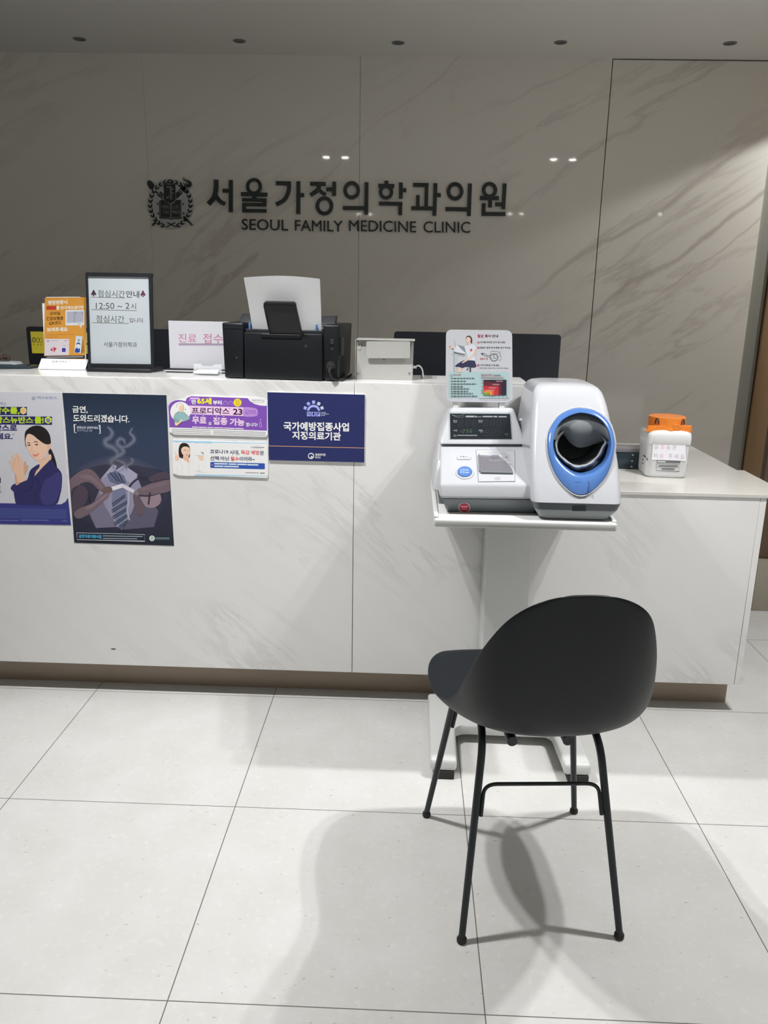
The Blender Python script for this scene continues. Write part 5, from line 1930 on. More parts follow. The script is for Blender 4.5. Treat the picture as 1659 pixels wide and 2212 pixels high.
# left half: grey base, white cover, display housing
b = MB()
b.hull([(0.106, 2.028, ZTRAY + 0.0004), (0.335, 2.034, ZTRAY + 0.0004), (0.335, 2.37, ZTRAY + 0.0004), (0.106, 2.37, ZTRAY + 0.0004), (0.088, 2.004, 0.800), (0.335, 2.010, 0.801), (0.335, 2.385, 0.803), (0.088, 2.385, 0.803)], 'mid_grey', 0.006, 3)
base = b.build('base', bp)
f = Flat((0.15, 2.018, 0.778), (0, -0.87, -0.46), MB(), base=0.0012)
f.prism(ell(1003, 1097, 13.5, 12, 28), 0.0, 0.0016, 'pale_grey')
f.h = 0.0017
f.poly(ell(1003, 1096.5, 10.5, 9.8, 28), C(150, 40, 52))
f.rect(995, 1093, 1011, 1095.5, C(206, 150, 156), 0.03)
f.rect(997, 1098, 1009, 1100, C(196, 130, 140), 0.03)
f.mb.build('round_sticker', base)
b = MB()
# white top cover, sloping up to the display
b.hull([(0.085, 1.998, 0.800), (0.340, 2.004, 0.802), (0.340, 2.385, 0.803), (0.068, 2.385, 0.803), (0.083, 2.012, 0.835), (0.338, 2.016, 0.839), (0.338, 2.385, 0.957), (0.096, 2.385, 0.955)], 'white_plastic', 0.007, 4)
b.hull([(0.066, 2.10, 0.795), (0.10, 2.10, 0.795), (0.10, 2.385, 0.795), (0.066, 2.385, 0.795), (0.080, 2.16, 0.872), (0.11, 2.16, 0.874), (0.11, 2.385, 0.93), (0.090, 2.385, 0.93)], 'white_plastic', 0.006, 3)
b.build('top_cover', bp)
b = MB()
b.hull([(0.082, 2.198, 0.903), (0.326, 2.203, 0.907), (0.330, 2.385, 0.93), (0.082, 2.385, 0.93), (0.118, 2.288, 0.996), (0.296, 2.290, 0.999), (0.302, 2.385, 0.985), (0.112, 2.385, 0.982)], 'white_plastic', 0.009, 4)
hs = b.build('display_housing', bp)

# the sloping face of the housing
q0, q1, q2 = Vector((0.082, 2.198, 0.903)), Vector((0.326, 2.203, 0.907)), Vector((0.118, 2.288, 0.996))
fn = (q1 - q0).cross(q2 - q0).normalized()
if fn.y > 0:
    fn = -fn
ZD = (950, 880, 180 / 1659)
f = Flat(q0, fn, MB(), base=0.0).zoom(*ZD)
f.prism([(182, 88), (1418, 92), (1450, 630), (188, 628)], -0.001, 0.0016, 'pale_grey', 0.0004)
f.mb.build('display_frame', hs)
f = Flat(q0, fn, MB(), base=0.0).zoom(*ZD)
f.prism([(202, 122), (1396, 128), (1432, 626), (212, 624)], 0.0, 0.0021, 'screen')
f.mb.build('display_screen', hs)
f = Flat(q0, fn, MB(), base=0.0022).zoom(*ZD)
g1, g2, g3 = C(150, 154, 158, gain=0.9), C(104, 110, 116, gain=0.9), C(36, 40, 46, gain=1.0)
f.line([(240, 150), (330, 170), (410, 168), (490, 140)], [14, 8, 8, 8], g2, True)
f.line([(250, 150), (330, 190), (410, 202), (495, 182)], [10, 6, 6, 6], g2, True)
f.rect(518, 166, 685, 196, g1, 0.005)
f.rect(698, 168, 735, 196, g1, 0.005)
f.rect(742, 182, 835, 192, g1, 0.005)
f.rect(855, 170, 1055, 194, g1, 0.005)
f.rect(1072, 170, 1145, 196, g1, 0.005)
f.rect(1170, 174, 1330, 196, g1, 0.005)
f.text('최고', 268, 284, 345, 286, 34, g1, 0.02)
f.rect(268, 296, 345, 302, g1)
f.text('최저', 768, 284, 850, 286, 34, g1, 0.02)
f.rect(770, 296, 848, 302, g1)
f.text('시간', 270, 476, 350, 478, 34, g1, 0.02)
f.text('맥박', 778, 476, 856, 478, 32, g1, 0.02)
f.rect(804, 488, 856, 494, g1)
f.line([(270, 574), (300, 538), (330, 576), (270, 574)], 6, g1)
f.rect(345, 546, 745, 566, C(120, 124, 128, gain=0.9), 0.005)
f.ring(1318, 538, 17, 18, 5, g1, 16)
f.ring(1348, 538, 17, 18, 5, g1, 16)
f.poly([(1322, 520), (1338, 520), (1338, 556), (1322, 556)], C(14, 16, 20, gain=0.8))
f.poly([(1352, 520), (1368, 520), (1368, 556), (1352, 556)], C(14, 16, 20, gain=0.8))
f.rect(1342, 536, 1360, 540, g1)
SEG = {'0': 'abcdef', '1': 'bc', '2': 'abged', '5': 'afgcd', '6': 'afgedc', '8': 'abcdefg'}


def digit(f, ch, x, y, w, h, t, col, key='ink', lean=0.16):
    """seven bars, x y at the foot on the left"""
    P = lambda u, v: (x + u * w + lean * v * h, y - v * h)
    bars = {'a': ((0.12, 1), (0.88, 1)), 'g': ((0.12, 0.5), (0.88, 0.5)), 'd': ((0.12, 0), (0.88, 0)), 'b': ((1, 0.93), (1, 0.57)), 'c': ((1, 0.43), (1, 0.07)), 'f': ((0, 0.93), (0, 0.57)), 'e': ((0, 0.43), (0, 0.07))}
    for s in SEG[ch]:
        a, c = bars[s]
        f.poly(stroke_poly([P(*a), P(*c)], t), col, key)


for x in (375, 508, 640):
    digit(f, '8', x, 370, 72, 112, 10, g3)
for x in (875, 1005, 1135):
    digit(f, '8', x, 368, 72, 112, 10, g3)
for x in (885, 1022, 1160):
    digit(f, '8', x, 562, 74, 116, 10, g3)
f.mb.build('display_print', hs)
f = Flat(q0, fn, MB(), base=0.0060).zoom(*ZD)
f.h = 0.0045
for ch, x in (('1', 372), ('2', 448), ('5', 524), ('6', 596)):
    digit(f, ch, x, 502, 42, 60, 6, None, 'green_led')
f.mb.build('clock_digits', hs)

# the sloping control panel
c0, c1, c2 = Vector((0.083, 2.012, 0.835)), Vector((0.338, 2.016, 0.839)), Vector((0.096, 2.385, 0.955))
cn = (c1 - c0).cross(c2 - c0).normalized()
if cn.z < 0:
    cn = -cn
f = Flat(c0, cn, MB()).zoom(*ZD)
f.prism(rrect(335, 940, 622, 1030, 44, 6, 0.01), -0.001, 0.0022, 'white_plastic', 0.0008)
f.h = 0.0023
f.text('인 쇄', 402, 992, 488, 994, 30, C(96, 98, 104, gain=0.95), 0.02)
f.rect(502, 978, 566, 988, C(140, 142, 150, gain=0.95))
f.mb.build('print_button', bp)
f = Flat(c0, cn, MB()).zoom(*ZD)
f.prism(ell(500, 1292, 188, 128, 40), -0.001, 0.0022, 'white_plastic', 0.001)
sb = f.mb.build('button_bezel', bp)
f = Flat(c0, cn, MB()).zoom(*ZD)
f.prism(ell(498, 1268, 148, 102, 40), 0.0, 0.0050, 'blue', 0.0012)
f.h = 0.0052
lt = C(200, 216, 240, gain=0.95)
f.text('시 작', 408, 1258, 496, 1260, 34, lt, 0.015)
f.text('종 료', 410, 1306, 496, 1308, 34, lt, 0.015)
f.rect(508, 1242, 575, 1254, lt)
f.rect(510, 1288, 580, 1300, lt)
f.mb.build('start_button', sb)
f = Flat(c0, cn, MB()).zoom(*ZD)
f.prism([(718, 838), (1495, 856), (1500, 1476), (768, 1482)], -0.001, 0.0012, 'mid_grey')
f.prism([(722, 842), (1491, 860), (1495, 1468), (774, 1474)], -0.001, 0.0016, 'white_plastic', 0.0004)
f.h = 0.0018
for (x0, x1, y) in ((975, 1335, 880), (975, 1330, 904), (975, 1375, 928)):
    f.rect(x0, y - 5, x1, y + 4, C(164, 164, 170, gain=0.95), 0.02)
f.rect(842, 868, 942, 884, C(206, 206, 164, gain=0.95))
f.poly([(1235, 952), (1380, 958), (1382, 1022), (1238, 1010)], C(150, 150, 156, gain=1.2))
f.poly([(1305, 1005), (1330, 975), (1350, 1008)], C(90, 90, 98, gain=1.2))
f.line([(1325, 1050), (1415, 1052)], 6, C(120, 120, 128, gain=1.2))
f.line([(1380, 1128), (1440, 1130)], 6, C(90, 90, 96, gain=1.2))
f.rect(1080, 1348, 1205, 1366, C(206, 206, 212, gain=0.95))
for y in (1390, 1414, 1438):
    f.rect(1090, y, 1205, y + 7, C(160, 160, 166, gain=0.95))
pc_ = f.mb.build('printer_cover', bp)
f = Flat(c0, cn, MB()).zoom(*ZD)
f.prism([(778, 922), (800, 948), (1165, 962), (1210, 982), (1270, 1028), (1340, 1095), (1395, 1160), (1435, 1230), (1460, 1292), (1430, 1296), (1100, 1286), (830, 1276), (804, 1262), (795, 1240)], 0.0016, 0.006, 'smoke')
f.h = 0.0062
f.rect(1030, 948, 1175, 1008, C(104, 102, 110, gain=1.1), 0.02)
f.rect(985, 1038, 1300, 1050, C(130, 128, 136, gain=1.1), 0.02)
f.rect(985, 1062, 1160, 1072, C(130, 128, 136, gain=1.1), 0.02)
f.mb.build('paper_window', pc_)
f = Flat(c0, cn, MB()).zoom(*ZD)
f.h = 0.0063
f.prism(stroke_poly([(778, 925), (795, 1240), (830, 1275), (1455, 1292)], 22), 0.0016, 0.0068, 'mid_grey')
f.mb.build('window_rim', pc_)

# ------------------------------------------------------------------ right half: the arm cuff tower
def rsec(xl, xr, yf, yb, z, r=0.02, n=6):
    o = []
    for cx, cy, a0 in ((xr - r, yf + r, -90), (xr - r, yb - r, 0), (xl + r, yb - r, 90), (xl + r, yf + r, 180)):
        for k in range(n + 1):
            a = math.radians(a0 + 90 * k / n)
            o.append(Vector((cx + r * math.cos(a), cy + r * math.sin(a), z)))
    return o


FB = Vector((0.43, 1.968, 0.812))
FD = Vector((0.0, 0.150, 0.205)).normalized()
FN = Vector((0, -FD.z, FD.y))


def face_y(z):
    return FB.y + (z - FB.z) * FD.y / FD.z


b = MB()
b.loft([rsec(0.350, 0.505, 1.990, 2.36, ZTRAY + 0.0006), rsec(0.340, 0.515, 1.978, 2.37, ZTRAY + 0.004), rsec(0.322, 0.533, 1.966, 2.38, 0.786)], 'pale_grey', True, True, True)
tb = b.build('tower_base', bp)
b = MB()
b.loft([rsec(0.322, 0.533, 1.966, 2.38, 0.7862), rsec(0.314, 0.540, 1.964, 2.385, 0.8045)], 'mid_grey', True, True, True)
bd = b.build('tower_band', bp)
f = Flat((0.43, 1.9655, 0.795), (0, -1, -0.11), MB())
f.prism(rrect(1236, 1092, 1266, 1104, 1.5, 3), -0.0005, 0.0016, 'box_black')
f.mb.build('sensor_window', bd)
b = MB()
secs = [rsec(0.3145, 0.5405, face_y(0.812) - 0.002, 2.385, 0.8047, 0.022)]
for z, xl, xr in ((0.830, 0.3135, 0.5415), (0.860, 0.314, 0.5415), (0.895, 0.315, 0.540), (0.93, 0.317, 0.537), (0.965, 0.320, 0.5325), (1.0, 0.3235, 0.528), (1.03, 0.327, 0.523)):
    secs.append(rsec(xl, xr, face_y(z), 2.385, z, 0.022))
secs += [rsec(0.3295, 0.519, face_y(1.047) + 0.002, 2.385, 1.047, 0.024), rsec(0.333, 0.514, face_y(1.06) + 0.005, 2.383, 1.061, 0.026), rsec(0.339, 0.507, face_y(1.068) + 0.013, 2.378, 1.0705, 0.028), rsec(0.348, 0.497, face_y(1.073) + 0.026, 2.37, 1.0765, 0.030), rsec(0.362, 0.482, face_y(1.076) + 0.045, 2.355, 1.0795, 0.03), rsec(0.385, 0.46, face_y(1.077) + 0.07, 2.33, 1.0805, 0.03)]
b.loft(secs, 'white_plastic', True, True, True)
tower = b.build('tower_cover', bp)

ZR = (1160, 860, 190 / 1659)
OUT = [(830, 185), (1060, 225), (1250, 340), (1390, 520), (1465, 800), (1455, 1000), (1400, 1250), (1300, 1480), (1150, 1660), (1000, 1780), (850, 1830), (700, 1800), (560, 1700), (430, 1560), (330, 1400), (250, 1200), (205, 1000), (195, 800), (215, 650), (280, 500), (400, 340), (560, 240), (700, 195)]
LIP = [(860, 283), (1080, 335), (1230, 440), (1335, 590), (1390, 780), (1392, 930), (1345, 1110), (1250, 1270), (1100, 1395), (950, 1450), (850, 1460), (720, 1432), (580, 1345), (450, 1222), (360, 1090), (315, 950), (308, 850), (328, 700), (375, 560), (470, 430), (600, 345), (740, 295)]


def resample(pts, n=72, c=(850, 850)):
    P = catmull(pts, 12)
    ang = sorted((math.atan2(y - c[1], x - c[0]), x, y) for x, y in P)
    out = []
    for k in range(n):
        a = -math.pi + 2 * math.pi * k / n
        j = 0
        while j < len(ang) and ang[j][0] < a:
            j += 1
        p, q = ang[j - 1], ang[j % len(ang)]
        da = (q[0] - p[0]) % (2 * math.pi)
        t = ((a - p[0]) % (2 * math.pi)) / da if da > 1e-9 else 0
        out.append((p[1] + (q[1] - p[1]) * t, p[2] + (q[2] - p[2]) * t))
    return out


RO, RL = resample(OUT), resample(LIP)
ff = Flat(FB, FN, MB()).zoom(*ZR)


def mixl(a, c, t):
    return [(p[0] + (q[0] - p[0]) * t, p[1] + (q[1] - p[1]) * t) for p, q in zip(a, c)]


def around(l, k, c=(850, 870)):
    return [(c[0] + (x - c[0]) * k, c[1] + (y - c[1]) * k) for x, y in l]


# opening cut into the tower
cut = MB()
hole = mixl(RO, RL, 0.45)
hole_front = [ff.pt(x, y, 0.0) + FN * 0.05 for x, y in hole]
hole_back = [ff.pt(x, y, 0.0) - FN * 0.02 + Vector((0, 0.17, 0)) for x, y in around(RL, 1.02)]
mid_h = [ff.pt(x, y, 0.0) - FN * 0.004 for x, y in hole]
cut.loft([hole_front, mid_h, hole_back], 'white_plastic', True, True, True)
cutter = cut.build('cutter', bp)
bmx = bmesh.new(); bmx.from_mesh(cutter.data); bmesh.ops.recalc_face_normals(bmx, faces=bmx.faces); bmx.to_mesh(cutter.data); bmx.free()
bmx = bmesh.new(); bmx.from_mesh(tower.data); bmesh.ops.recalc_face_normals(bmx, faces=bmx.faces); bmx.to_mesh(tower.data); bmx.free()
bo = tower.modifiers.new('cut', 'BOOLEAN')
bo.object = cutter
bo.operation = 'DIFFERENCE'
bo.solver = 'EXACT'
bpy.context.view_layer.update()
dg = bpy.context.evaluated_depsgraph_get()
nm = D.meshes.new_from_object(tower.evaluated_get(dg), depsgraph=dg)
tower.modifiers.clear()
tower.data = nm
nm.name = 'tower_cover'
nm.set_sharp_from_angle(angle=math.radians(30))
wn_ = tower.modifiers.new('normals', 'WEIGHTED_NORMAL')
wn_.keep_sharp = True
D.objects.remove(cutter)

# white collar, blue ring, its inner throat
b = MB()
C1 = [ff.pt(x, y, -0.0005) for x, y in around(RO, 1.045)]
C2 = [ff.pt(x, y, 0.0035) for x, y in around(RO, 1.022)]
C3 = [ff.pt(x, y, 0.0030) for x, y in around(RO, 1.0)]
C4 = [ff.pt(x, y, -0.004) for x, y in around(RO, 0.985)]
b.loft([C1, C2, C3, C4], 'white_plastic')
b.build('collar', tower)
b = MB()
loops = []
for t, h in ((0.0, 0.001), (0.03, 0.005), (0.25, 0.0085), (0.6, 0.0105), (0.9, 0.0105), (1.0, 0.0085)):
    loops.append([ff.pt(x, y, h) for x, y in mixl(RO, RL, t)])
inn = [(0.985, 0.004, 0.004), (0.97, -0.01, 0.02), (0.95, -0.02, 0.05)]
for k, h, dy in inn:
    loops.append([ff.pt(x, y, h) + Vector((0, dy, 0)) for x, y in around(RL, k)])
b.loft(loops, 'blue')
ring = b.build('cuff_ring', bp)
# moulded seams on the ring
for q in ([(715, 1580), (835, 1590)], [(960, 1565), (985, 1575), (980, 1770)]):
    g = Flat(FB, FN, MB(), base=0.0).zoom(*ZR)
    g.prism(stroke_poly(q, 9), 0.004, 0.0110, 'mid_blue')
    g.mb.build('moulded_seam', ring)

# cuff: dark lining, hanging flap, pale hem
b = MB()
b.loft([[ff.pt(x, y, -0.006) + Vector((0, 0.03, 0)) for x, y in around(RL, 0.93)], [ff.pt(x, y, -0.01) + Vector((0, 0.07, 0)) for x, y in around(RL, 0.86)], [ff.pt(x, y, -0.01) + Vector((0, 0.14, 0)) for x, y in around(RL, 0.80)]], 'cuff', True, False, True)
cuff = b.build('cuff_lining', bp)
top_arc = catmull([(318, 790), (345, 640), (420, 490), (560, 368), (720, 305), (880, 290), (1070, 340), (1215, 440), (1325, 590), (1385, 790)], 4, False)
low_arc = catmull([(400, 760), (470, 690), (520, 720), (600, 820), (720, 910), (820, 935), (950, 915), (1080, 870), (1190, 838), (1300, 812)], 4, False)
rows = []
for i in range(9):
    s = i / 8
    r = []
    for j, (p, q) in enumerate(zip(top_arc, low_arc)):
        u = j / (len(top_arc) - 1)
        x, y = p[0] + (q[0] - p[0]) * s, p[1] + (q[1] - p[1]) * s
        depth = 0.010 + 0.062 * s ** 1.3 - 0.020 * math.sin(math.pi * s) * math.sin(math.pi * u)
        fold = 0.006 * math.sin(u * 9.0 + 0.6) * s
        r.append(ff.pt(x, y, -0.75 * (depth + fold)))
    rows.append(r)
b = MB()
b.loft(rows, 'cuff_flap', False)
b.build('cuff_flap', cuff)
HEM = [(690, 545), (590, 560), (500, 620), (420, 700), (372, 790), (350, 900), (368, 1000), (430, 1095), (510, 1165), (590, 1235), (680, 1285), (790, 1300), (860, 1290), (940, 1275), (1020, 1230), (1090, 1170), (1150, 1120), (1210, 1010), (1262, 900), (1300, 825), (1225, 715)]
hem = catmull(HEM, 4, False)
outer, crest_, inner, deepi = [], [], [], []
for j, (x, y) in enumerate(hem):
    u = j / (len(hem) - 1)
    w = math.sin(u * 37) * 10 + math.sin(u * 61 + 1) * 7
    cx, cy = 840, 900
    d = Vector((x - cx, y - cy)).normalized()
    k = 1.0 if 0.06 < u < 0.94 else max(0.05, min(u, 1 - u) / 0.06)
    outer.append(ff.pt(x + d.x * (46 + w) * k, y + d.y * (46 + w) * k, -0.036))
    crest_.append(ff.pt(x + d.x * w * 0.6 * k, y + d.y * w * 0.6 * k, -0.016 - 0.003 * math.sin(u * 29)))
    inner.append(ff.pt(x - d.x * (26 - w * 0.7) * k, y - d.y * (26 - w * 0.7) * k, -0.022))
    deepi.append(ff.pt(x - d.x * 34 * k, y - d.y * 34 * k, -0.046))
b = MB()
b.loft([outer, crest_, inner, deepi], 'cuff_hem', False)
b.build('cuff_hem', cuff)

# pale curl of the air hose between the two halves
b = MB()
b.tube([at(1122, 908, 2.30), at(1132, 906, 2.29), at(1144, 908, 2.285), at(1152, 914, 2.29)], [0.004, 0.007, 0.006, 0.003], 'stand_white', 10)
b.build('hose_cover', bp)

# instruction board on the back of the machine
f = Flat((0.19, 2.345, 1.01), (0, -1, 0.12), MB())
bo_ = rrect(963, 712, 1107, 868, 12, 5)
bo_ = [(x + (-0.6 if y > 790 else 0.6) * (1 if x < 1000 else -1) * 0.8, y + (x - 963) * 0.012) for x, y in bo_]
f.prism(bo_, -0.004, 0.0, 'white_plastic', 0.0008)
board = f.mb.build('instruction_board', bp)
b = MB()
for px in (985, 1085):
    p = f.pt(px, 866, -0.005)
    b.box(p.x - 0.008, p.x + 0.008, p.y - 0.001, 2.382, 0.96, p.z + 0.02, 'stand_white', 0.001, 1)
    b.build('board_bracket', board) if px == 1085 else None


def instructions(f):
    G = 1.0
    f.zoom(960, 705, 155 / 1659)
    red, bk, teal = C(150, 44, 58, gain=G), C(62, 62, 74, gain=G), C(162, 186, 188, gain=G)
    f.poly(rrect(98, 1056, 1502, 1660, 14, 3), teal)
    f.text('혈압', 764, 258, 908, 260, 72, red, 0.03)
    f.text('검사', 932, 254, 1074, 256, 68, C(84, 40, 56, gain=G), 0.03)
    f.text('안내', 1096, 254, 1242, 256, 64, C(84, 44, 60, gain=G), 0.03)
    for n, (x, y) in (('1', (787, 371)), ('2', (787, 496)), ('3', (782, 899))):
        f.poly(ell(x, y, 25, 25, 16), red)
        f.text(n, x - 7, y + 14, x + 7, y + 14, 28, C(210, 200, 206, gain=G), 0.01)
    f.text('의자를 최대한 당겨 앉으세요.', 826, 388, 1420, 390, 44, bk, 0.01)
    f.text('팔꿈치 홈에 맞게 팔을 넣어 주세요.', 826, 514, 1536, 516, 44, bk, 0.01)
    f.text('시작 버튼을 누르세요.', 820, 918, 1278, 922, 44, bk, 0.01)
    f.text('측정 중에는 말을 하거나 움직이지 마세요.', 816, 982, 1484, 984, 34, bk, 0.0)
    f.poly(ell(782, 966, 7, 7, 8), bk)
    f.text('팔꿈치 홈', 820, 772, 1004, 770, 44, C(170, 92, 100, gain=G), 0.01)
    gry = C(120, 122, 132, gain=G)
    f.line([(1065, 690), (1072, 590), (1090, 578), (1245, 574), (1262, 590), (1290, 650), (1318, 740), (1300, 776), (1245, 776)], 7, gry)
    f.line([(848, 626), (900, 622), (950, 640), (990, 668), (1060, 672)], 8, bk, True)
    f.line([(855, 640), (900, 665), (960, 690), (1050, 712)], 8, bk, True)
    f.blob([(842, 618), (880, 628), (905, 655), (870, 645)], bk)
    f.line([(1150, 735), (1210, 716), (1320, 655)], 6, gry, True)
    f.line([(1205, 640), (1320, 580)], 6, gry)
    f.ring(1147, 716, 94, 92, 13, C(72, 84, 62, gain=G), 36)
    f.rect(1138, 642, 1156, 706, C(110, 110, 112, gain=G))
    f.line([(1080, 735), (1200, 740)], 6, gry)
    # woman seated at the machine
    skin, hair, shirt, navy, mach = C(206, 180, 166, gain=G), C(66, 58, 54, gain=G), C(196, 202, 212, gain=G), C(50, 54, 78, gain=G), C(170, 176, 180, gain=G)
    f.rect(214, 640, 300, 1056, C(172, 180, 184, gain=G))
    f.rect(214, 640, 240, 1056, C(150, 160, 166, gain=G))
    f.line([(218, 300), (260, 470)], 7, C(150, 150, 158, gain=G))
    f.poly([(230, 520), (270, 470), (300, 425), (470, 462), (490, 560), (480, 640), (300, 600), (220, 580)], C(200, 204, 210, gain=G))
    f.poly([(295, 425), (450, 462), (485, 500), (490, 610), (390, 530)], C(128, 134, 140, gain=G))
    f.poly([(214, 578), (460, 640), (482, 668), (216, 620)], C(104, 112, 116, gain=G))
    f.rect(160, 622, 470, 634, C(186, 190, 194, gain=G), 0.2)
    f.blob([(100, 455), (125, 436), (160, 460), (230, 510), (215, 545), (170, 520), (150, 492), (110, 490)], skin)
    f.poly(ell(128, 464, 14, 16, 10), C(190, 80, 80, gain=G))
    f.poly([(168, 512), (205, 508), (212, 530), (180, 535)], C(84, 70, 64, gain=G))
    f.blob([(302, 920), (340, 920), (396, 960), (392, 1056), (300, 1056), (310, 980)], skin, 4)
    f.blob([(255, 905), (330, 850), (440, 790), (570, 778), (690, 790), (720, 860), (738, 930), (660, 950), (500, 935), (410, 960), (330, 940), (262, 935)], navy, 4)
    f.rect(582, 950, 614, 1054, C(60, 62, 70, gain=G))
    f.line([(515, 1010), (550, 965)], 22, C(60, 62, 70, gain=G))
    f.blob([(470, 470), (540, 440), (620, 412), (690, 430), (735, 530), (690, 560), (700, 680), (715, 790), (640, 785), (520, 775), (535, 690), (500, 610)], shirt, 4)
    f.line([(706, 545), (690, 640), (610, 720), (500, 790), (410, 845)], [52, 50, 46, 36, 26], skin, True)
    f.blob([(545, 390), (600, 370), (620, 415), (580, 440), (550, 430)], skin)
    f.blob([(500, 300), (520, 240), (580, 225), (612, 270), (612, 330), (585, 380), (548, 395), (515, 370)], skin)
    f.blob([(498, 290), (510, 240), (555, 214), (610, 232), (640, 300), (636, 380), (622, 400), (606, 350), (606, 290), (570, 245), (525, 255)], hair)
    f.blob([(590, 545), (610, 518), (640, 525), (645, 555), (620, 582), (600, 575)], C(190, 88, 80, gain=G))
    # advice on the teal panel
    f.line([(130, 1150), (158, 1104), (188, 1152), (130, 1150)], 6, C(110, 100, 104, gain=G))
    f.text('주의사항', 200, 1142, 380, 1142, 38, C(150, 70, 84, gain=G), 0.01)
    for (x1, y) in ((690, 1202), (495, 1268), (735, 1332), (425, 1392), (580, 1442), (548, 1500), (660, 1550), (756, 1612)):
        x = 152
        k = 0
        while x < x1 - 8:
            w = min(38 + (k * 29) % 34, x1 - x)
            f.rect(x, y - 11, x + w, y + 10, C(82, 92, 98, gain=G))
            x += w + 16
            k += 1
    f.text('혈압결과확인', 845, 1142, 1112, 1142, 42, C(158, 60, 74, gain=G), 0.01)
    f.rect(1135, 1120, 1305, 1134, C(96, 96, 108, gain=G))
    f.rect(845, 1172, 1368, 1186, C(170, 100, 110, gain=G))
    f.rect(905, 1234, 1432, 1590, C(52, 40, 54, gain=G))
    f.poly([(905, 1260), (1310, 1320), (1310, 1590), (905, 1590)], C(92, 44, 56, gain=G))
    f.rect(905, 1378, 1250, 1590, C(176, 52, 58, gain=G))
    f.rect(905, 1462, 1150, 1590, C(206, 80, 56, gain=G))
    f.rect(905, 1500, 1100, 1590, C(208, 140, 62, gain=G))
    f.rect(905, 1535, 1050, 1592, C(98, 138, 46, gain=G))
    for (x0, x1, y) in ((1195, 1350, 1268), (1110, 1270, 1344), (1030, 1180, 1422), (970, 1145, 1478), (945, 990, 1562)):
        f.rect(x0, y - 10, x1, y + 10, C(176, 140, 140, gain=G))
    for y in (1242, 1310, 1385, 1460, 1500, 1540):
        f.rect(852, y - 6, 892, y + 6, C(90, 100, 110, gain=G))
    for x in (1030, 1090, 1140, 1240, 1340, 1430):
        f.rect(x, 1612, x + 36, 1624, C(90, 100, 110, gain=G))
    f.rect(800, 1668, 1495, 1676, C(80, 80, 92, gain=G))


g = Flat((0.19, 2.345, 1.01), (0, -1, 0.12), MB(), base=0.0002)
instructions(g)
g.mb.build('board_print', board)


# ================================================================== chair
CX, CY = 0.285, 1.607
chair = thing('chair', (CX, CY, 0), 'charcoal plastic shell chair on four slim metal legs facing the blood pressure monitor', 'chair')


def L2W(p, rot):
    a = math.radians(rot)
    return Vector((CX + p[0] * math.cos(a) - p[1] * math.sin(a), CY + p[0] * math.sin(a) + p[1] * math.cos(a), p[2]))


ROT_SHELL, ROT_LEGS = 5.2, 5.2
# centre y, centre z, half width, rim dy, rim dz
ST = [(0.236, 0.452, 0.125, -0.012, 0.000), (0.232, 0.461, 0.158, -0.012, 0.003), (0.200, 0.466, 0.192, -0.010, 0.002), (0.150, 0.460, 0.213, -0.004, 0.008), (0.080, 0.449, 0.222, 0.000, 0.018), (0.020, 0.440, 0.221, -0.005, 0.030),
      (-0.050, 0.434, 0.215, 0.010, 0.040), (-0.115, 0.436, 0.208, 0.035, 0.058), (-0.165, 0.452, 0.200, 0.050, 0.075), (-0.205, 0.488, 0.192, 0.055, 0.080), (-0.230, 0.540, 0.182, 0.050, 0.068), (-0.250, 0.605, 0.171, 0.045, 0.047),
      (-0.268, 0.672, 0.154, 0.035, 0.026), (-0.281, 0.728, 0.136, 0.023, 0.010), (-0.289, 0.765, 0.118, 0.014, -0.002), (-0.294, 0.789, 0.096, 0.009, -0.009), (-0.297, 0.801, 0.070, 0.005, -0.011), (-0.298, 0.805, 0.045, 0.003, -0.008)]
NX = 18
rows = []
for (cy, cz, w, dy, dz) in ST:
    r = []
    for j in range(NX + 1):
        s = -1 + 2 * j / NX
        k = abs(s) ** 2.4
        x = w * (math.sin(s * math.pi / 2) * 0.62 + s * 0.38) * (1 + 0.05 * math.sin(math.pi * abs(s)))
        r.append(L2W((x + (0.006 if cy < 0 else 0.0) + 0.010 * math.exp(-((cy + 0.15) / 0.07) ** 2), cy + dy * k, cz + dz * k), ROT_SHELL))
    rows.append(r)
b = MB()
b.loft(rows, 'chair', False)
shell = b.build('shell', chair)
so = shell.modifiers.new('thickness', 'SOLIDIFY')
so.thickness = 0.006
so.offset = 0.0
so.use_rim = True
ss = shell.modifiers.new('smooth', 'SUBSURF')
ss.levels = 2
ss.render_levels = 2


def leg_line(foot, top, z):
    k = (z - 0.012) / (top[2] - 0.012)
    return Vector((foot[0] + (top[0] - foot[0]) * k, foot[1] + (top[1] - foot[1]) * k, z))


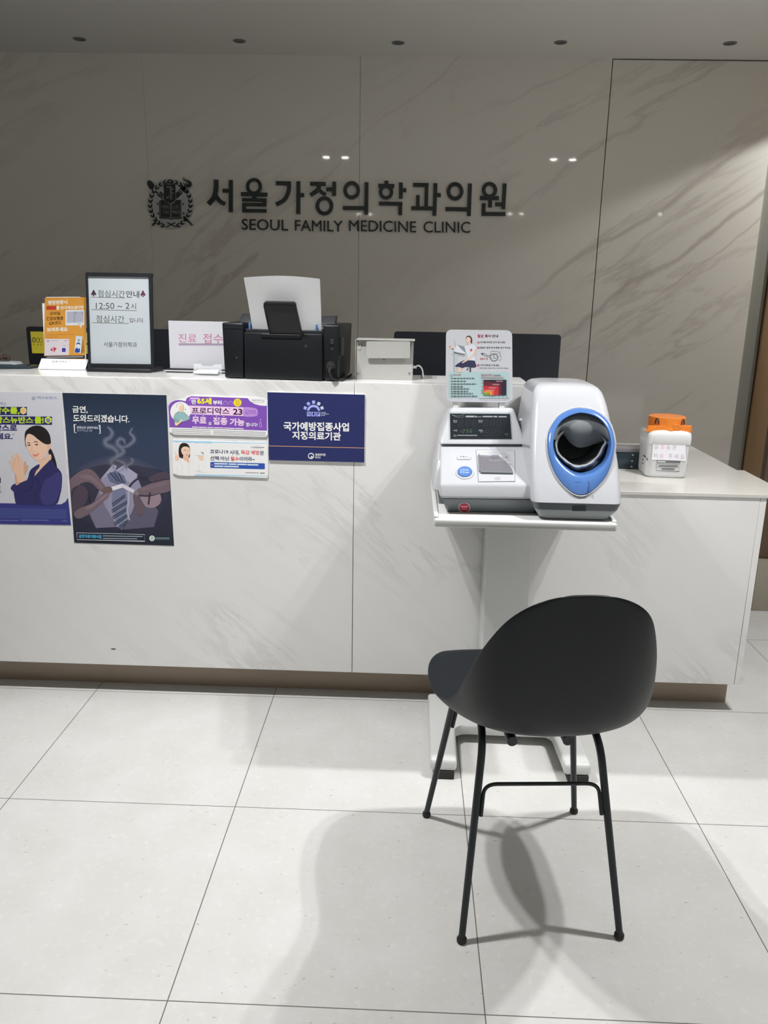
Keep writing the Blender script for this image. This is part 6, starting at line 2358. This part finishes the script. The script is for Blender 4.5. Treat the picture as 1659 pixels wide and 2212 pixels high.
LEGS = [((-0.166, -0.204), (-0.122, -0.097, 0.408)), ((0.168, -0.205), (0.124, -0.102, 0.406)), ((-0.194, 0.216), (-0.140, 0.135, 0.424)), ((0.194, 0.219), (0.130, 0.128, 0.424))]
for (ft, tp) in LEGS:
    f_, t_ = Vector((ft[0], ft[1], 0.012)), Vector(tp)
    d = (t_ - f_).normalized()
    pts = [f_ + (t_ - f_) * k for k in (0, 0.3, 0.6, 0.88)]
    sgn = 1 if ft[1] < 0 else -1
    e = Vector((tp[0] * 0.97, tp[1] + sgn * 0.055, min(tp[2] + 0.010, 0.430)))
    a = pts[-1]
    for k in range(1, 8):
        u = k / 7
        pts.append((1 - u) ** 2 * a + 2 * (1 - u) * u * (t_ + d * 0.004) + u * u * e)
    b = MB()
    n = len(pts)
    b.tube([L2W(p, ROT_LEGS) for p in pts], [0.0072 + 0.0012 * min(1, i / 3) for i in range(n)], 'chair_metal', 14)
    lg = b.build('leg', chair)
    b = MB()
    p = L2W((ft[0], ft[1], 0), ROT_LEGS)
    b.loft([[Vector((p.x + r * math.cos(a * math.pi / 10), p.y + r * math.sin(a * math.pi / 10), z)) for a in range(20)] for r, z in ((0.0085, 0.0002), (0.0105, 0.003), (0.0105, 0.009), (0.0085, 0.013))], 'rubber', True, True, True)
    b.build('glide', lg)

for (l, r, zb) in ((LEGS[0], LEGS[1], 0.318), (LEGS[2], LEGS[3], 0.352)):
    inn = 0.0125
    zl0 = zb - 0.064
    A0, A1, A2 = leg_line(*l, zl0), leg_line(*l, zb - 0.020), leg_line(*l, zb)
    B0, B1, B2 = leg_line(*r, zl0), leg_line(*r, zb - 0.020), leg_line(*r, zb)
    ix = Vector((inn, 0, 0))
    prof = [A0 + ix, A1 + ix]
    for k in range(1, 7):
        u = k / 6
        prof.append((1 - u) ** 2 * (A1 + ix) + 2 * u * (1 - u) * (A2 + ix) + u * u * (A2 + ix * 3.2))
    q = [B0 - ix, B1 - ix]
    for k in range(1, 7):
        u = k / 6
        q.append((1 - u) ** 2 * (B1 - ix) + 2 * u * (1 - u) * (B2 - ix) + u * u * (B2 - ix * 3.2))
    prof += q[::-1]
    b = MB()
    b.tube([L2W(p, ROT_LEGS) for p in prof], 0.0042, 'chair_metal', 10)
    b.build('stretcher', chair)
for x in (-0.064, 0.053):
    b = MB()
    b.tube([L2W((x, -0.112, 0.411), ROT_LEGS), L2W((x, -0.04, 0.414), ROT_LEGS), L2W((x, 0.08, 0.424), ROT_LEGS)], 0.011, 'chair_metal', 14)
    b.build('seat_rail', chair)
for (y0, x0, x1) in ((-0.045, -0.118, 0.118), (0.075, -0.132, 0.124)):
    b = MB()
    b.tube([L2W((x0, y0, 0.418), ROT_LEGS), L2W((x1, y0, 0.418), ROT_LEGS)], 0.007, 'chair_metal', 10)
    b.build('cross_tube', chair)

# ------------------------------------------------------------------ tidy
for o in D.objects:
    if '_o' in o:
        del o['_o']
